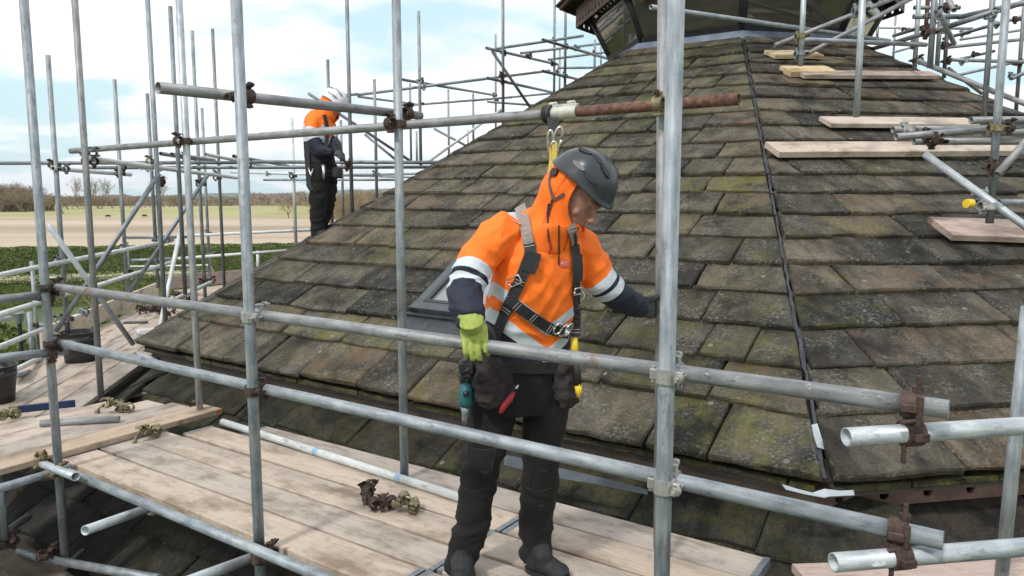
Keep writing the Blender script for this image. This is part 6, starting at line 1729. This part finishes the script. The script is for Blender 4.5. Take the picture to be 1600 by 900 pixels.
me = remesh(mb, 'jacket_far', .012, [JACKET], 2)
t2 = [Q(502, 268), Q(499, 228), Q(501, 190), Q(511, 170)]; ia = []; sv_ = []; tk = []
L2a = sum((b - a).length for a, b in zip(aR2[:-1], aR2[1:]))
for v in me.vertices:
    s1_, d1 = seg_param(v.co, aR2); s3_, d3 = seg_param(v.co, t2); s4_, d4 = seg_param(v.co, aL2)
    ia.append(.5 + (d3 * .5 - min(d1, d4)) * 8); sv_.append((s1_ if d1 < d4 else s4_) / L2a + .04); tk.append(max(0, (v.co - t2[0]).dot((t2[-1] - t2[0]).normalized()) / (t2[-1] - t2[0]).length - .20))
set_attr(me, 'is_arm', ia); set_attr(me, 'sleeve', sv_); set_attr(me, 'trunk', tk)
displace(me, lambda p: fold(p, (9, 9, 6), .008, 5))
j2 = link('jacket', me, I4, W2)
mb = MB()
trunk_loft(mb, [Q(500, 250), Q(503, 268), Q(504, 285)], [(.15, .12), (.165, .14), (.15, .13)], 18, f2, s2)
limb(mb, [Q(508, 275, .05), Q(513, 300, .05), Q(509, 325, .08), Q(504, 350, .12), Q(505, 362, .14)], [.10, .088, .075, .066, .062], 14)
limb(mb, [Q(498, 275, -.07), Q(497, 305, -.07), Q(497, 332, -.05), Q(496, 352, -.03), Q(497, 368, -.02)], [.105, .092, .078, .068, .064], 14)
me = remesh(mb, 'trousers_far', .012, [TROUS], 2); displace(me, lambda p: .010 * (1 - abs(noise.noise(Vector((p.x * 6, p.y * 6, p.z * 14)))) * 3)); link('trousers', me, I4, W2)
H2 = Q(520, 164, 0); F2 = Vector((.82, -.20, -.53)).normalized(); U2 = (UP - F2 * UP.dot(F2)).normalized(); X2 = F2.cross(U2)
def hp2(x, y, z): return H2 + X2 * x + F2 * y + U2 * z
mb = MB(); sv0 = hp; 
vs = []; n = 16
prof = [(-.12, .05, .03, .035), (-.08, .03, .055, .06), (-.02, .005, .068, .09), (.04, -.005, .073, .094), (.09, -.01, .055, .072), (.112, -.01, .02, .03)]
for z, cy, rx, ry in prof:
    for k in range(n): t = 2 * math.pi * k / n; vs.append(hp2(rx * math.cos(t), cy + ry * math.sin(t), z))
fs = [(i * n + k, i * n + (k + 1) % n, (i + 1) * n + (k + 1) % n, (i + 1) * n + k) for i in range(len(prof) - 1) for k in range(n)] + [list(range(n))[::-1], list(range((len(prof) - 1) * n, len(prof) * n))]
mb.add(vs, fs); limb(mb, [hp2(0, .086, .01), hp2(0, .112, -.035), hp2(0, .09, -.045)], [.009, .013, .009], 8, k=2); limb(mb, [Q(508, 182), Q(512, 174), hp2(0, -.01, -.06)], [.055, .055, .055], 12)
limb(mb, [Q(502, 268), Q(499, 228), Q(501, 190), Q(508, 180)], [.10, .10, .12, .05], 10); limb(mb, aR2, [.05, .045, .04, .03], 8); limb(mb, aL2, [.05, .045, .04, .03], 8)
limb(mb, [Q(502, 268), Q(513, 300, .05), Q(504, 350, .12)], [.08, .06, .045], 8); limb(mb, [Q(502, 268), Q(497, 305, -.07), Q(497, 362, -.03)], [.08, .06, .045], 8)
link('body', remesh(mb, 'body_far', .009, [SKIN], 2), I4, W2)
# hood / collar up to the chin
vs = []; fs = []; nH = 24
for z, cy, rx, ry, op in ((.10, -.02, .06, .07, 65), (.05, -.02, .090, .105, 60), (0, -.02, .095, .110, 55), (-.05, -.012, .095, .112, 42), (-.09, 0, .093, .112, 20), (-.14, -.02, .105, .115, 4), (-.18, -.05, .12, .12, 2)):
    for k in range(nH + 1): t = math.radians(90 + op + (360 - 2 * op) * k / nH); vs.append(hp2(rx * math.cos(t), cy + ry * math.sin(t), z))
for i in range(6):
    for k in range(nH): a = i * (nH + 1) + k; fs.append((a, a + 1, a + nH + 2, a + nH + 1))
h2_ = link('hood', mesh('hood_far', vs, fs, [ORANGE], True), I4, W2); md = h2_.modifiers.new('s', 'SOLIDIFY'); md.thickness = .01
helmet(hp2, W2, HELMW, .118, .140, .150, -.012, .040, vent=LEAD)
for a_, b_, c_ in (((524, 238), (533, 243), -.22), ((529, 240), (537, 246), -.10)):
    mb = MB(); limb(mb, [Q(a_[0], a_[1], c_), Q((a_[0] + b_[0]) / 2, (a_[1] + b_[1]) / 2, c_), Q(b_[0] - 1, b_[1], c_)], [(.036, .028), (.044, .026), (.036, .018)], 10)
    for k in range(4): limb(mb, [Q(b_[0] - 2, b_[1] - 3 + 2 * k, c_ - .02), Q(b_[0] + 1, b_[1] - 1 + 2 * k, c_ - .025), Q(b_[0] + 1.5, b_[1] + 3 + 1.6 * k, c_ - .01)], [.011, .010, .008], 6, k=2)
    limb(mb, [Q(a_[0] + 2, a_[1] + 2, c_ - .03), Q(b_[0] - 3, b_[1] + 5, c_ - .04)], [.012, .010], 6, k=2)
    link('glove', remesh(mb, 'glove_far', .005, [GLOVD], 1), I4, W2)
def boot2(h, t_, an):
    mb = MB(); d = (t_ - h).normalized(); limb(mb, [h + UP * .05, h + d * .1 + UP * .055, h + d * .2 + UP * .04, t_ + UP * .03], [(.04, .048), (.045, .05), (.048, .038), (.03, .024)], 12, k=3); limb(mb, [h + d * .05 + UP * .04, an], [.05, .055], 12, k=3)
    link('boot', remesh(mb, 'boot_far', .009, [BOOT], 1), I4, W2)
boot2(Q(495, 377, -.02), Q(527, 369, -.16), Q(497, 362, -.02)); boot2(Q(503, 371, .14), Q(530, 360, .05), Q(505, 356, .14))
h2n = link('harness', None, WM[W2.name], W2)
dg = bpy.context.evaluated_depsgraph_get(); dg.update()
bw = caster(bvh_of([j2]))
def far_cast(px, py, off=.006, dz=Dw):
    c0 = Vector((0, 0, CAM_H)); d = (P(px, py, 1) - c0).normalized(); hh, n_, i_, q_ = BW.ray_cast(c0 + d * 5, d)
    if hh is None or hh.y > 9.5: hh = P(px, py, Dw - .15); n_ = -d
    if n_.dot(d) > 0: n_ = -n_
    return hh + n_ * off, n_
BW = bvh_of([j2])
strap('strap', [(506, 180), (510, 195), (511, 212), (508, 235)], .045, BLACK, h2n, far_cast, .01); strap('strap', [(486, 236), (500, 240), (512, 245)], .05, BLACK, h2n, far_cast, .01)
ribbon('strap', [Q(482, 222, -.15), Q(480, 245, -.15), Q(482, 268, -.15), Q(483, 290, -.15), Q(488, 298, -.15)], .05, .03, BLACK, h2n, Vector((0, -1, 0)))
ribbon('strap', [Q(524, 215, -.1), Q(530, 224, -.12), Q(532, 240, -.12), Q(535, 252, -.12)], .04, .02, BLACK, h2n, Vector((0, -1, 0)))
mb = MB(); limb(mb, [Q(527, 262, -.15), Q(527, 278, -.15)], [(.05, .05), (.055, .05)], 10); link('tool_pouch', remesh(mb, 'far_pouch', .01, [POUCH], 1), I4, h2n)
mb = MB(); mb.poly_rod([Q(505, 258, -.25), Q(506, 270, -.25), Q(506, 280, -.25)], [.016, .014, .008], 8); link('steel_tool', mb.me('far_steel_tool', [SILV]), I4, h2n)
mb = MB(); mb.poly_rod([Q(482, 262, -.19), Q(486, 275, -.19), Q(489, 263, -.19)], .007, 6); link('carabiner', mb.me('far_carabiner', [SILV]), I4, h2n)
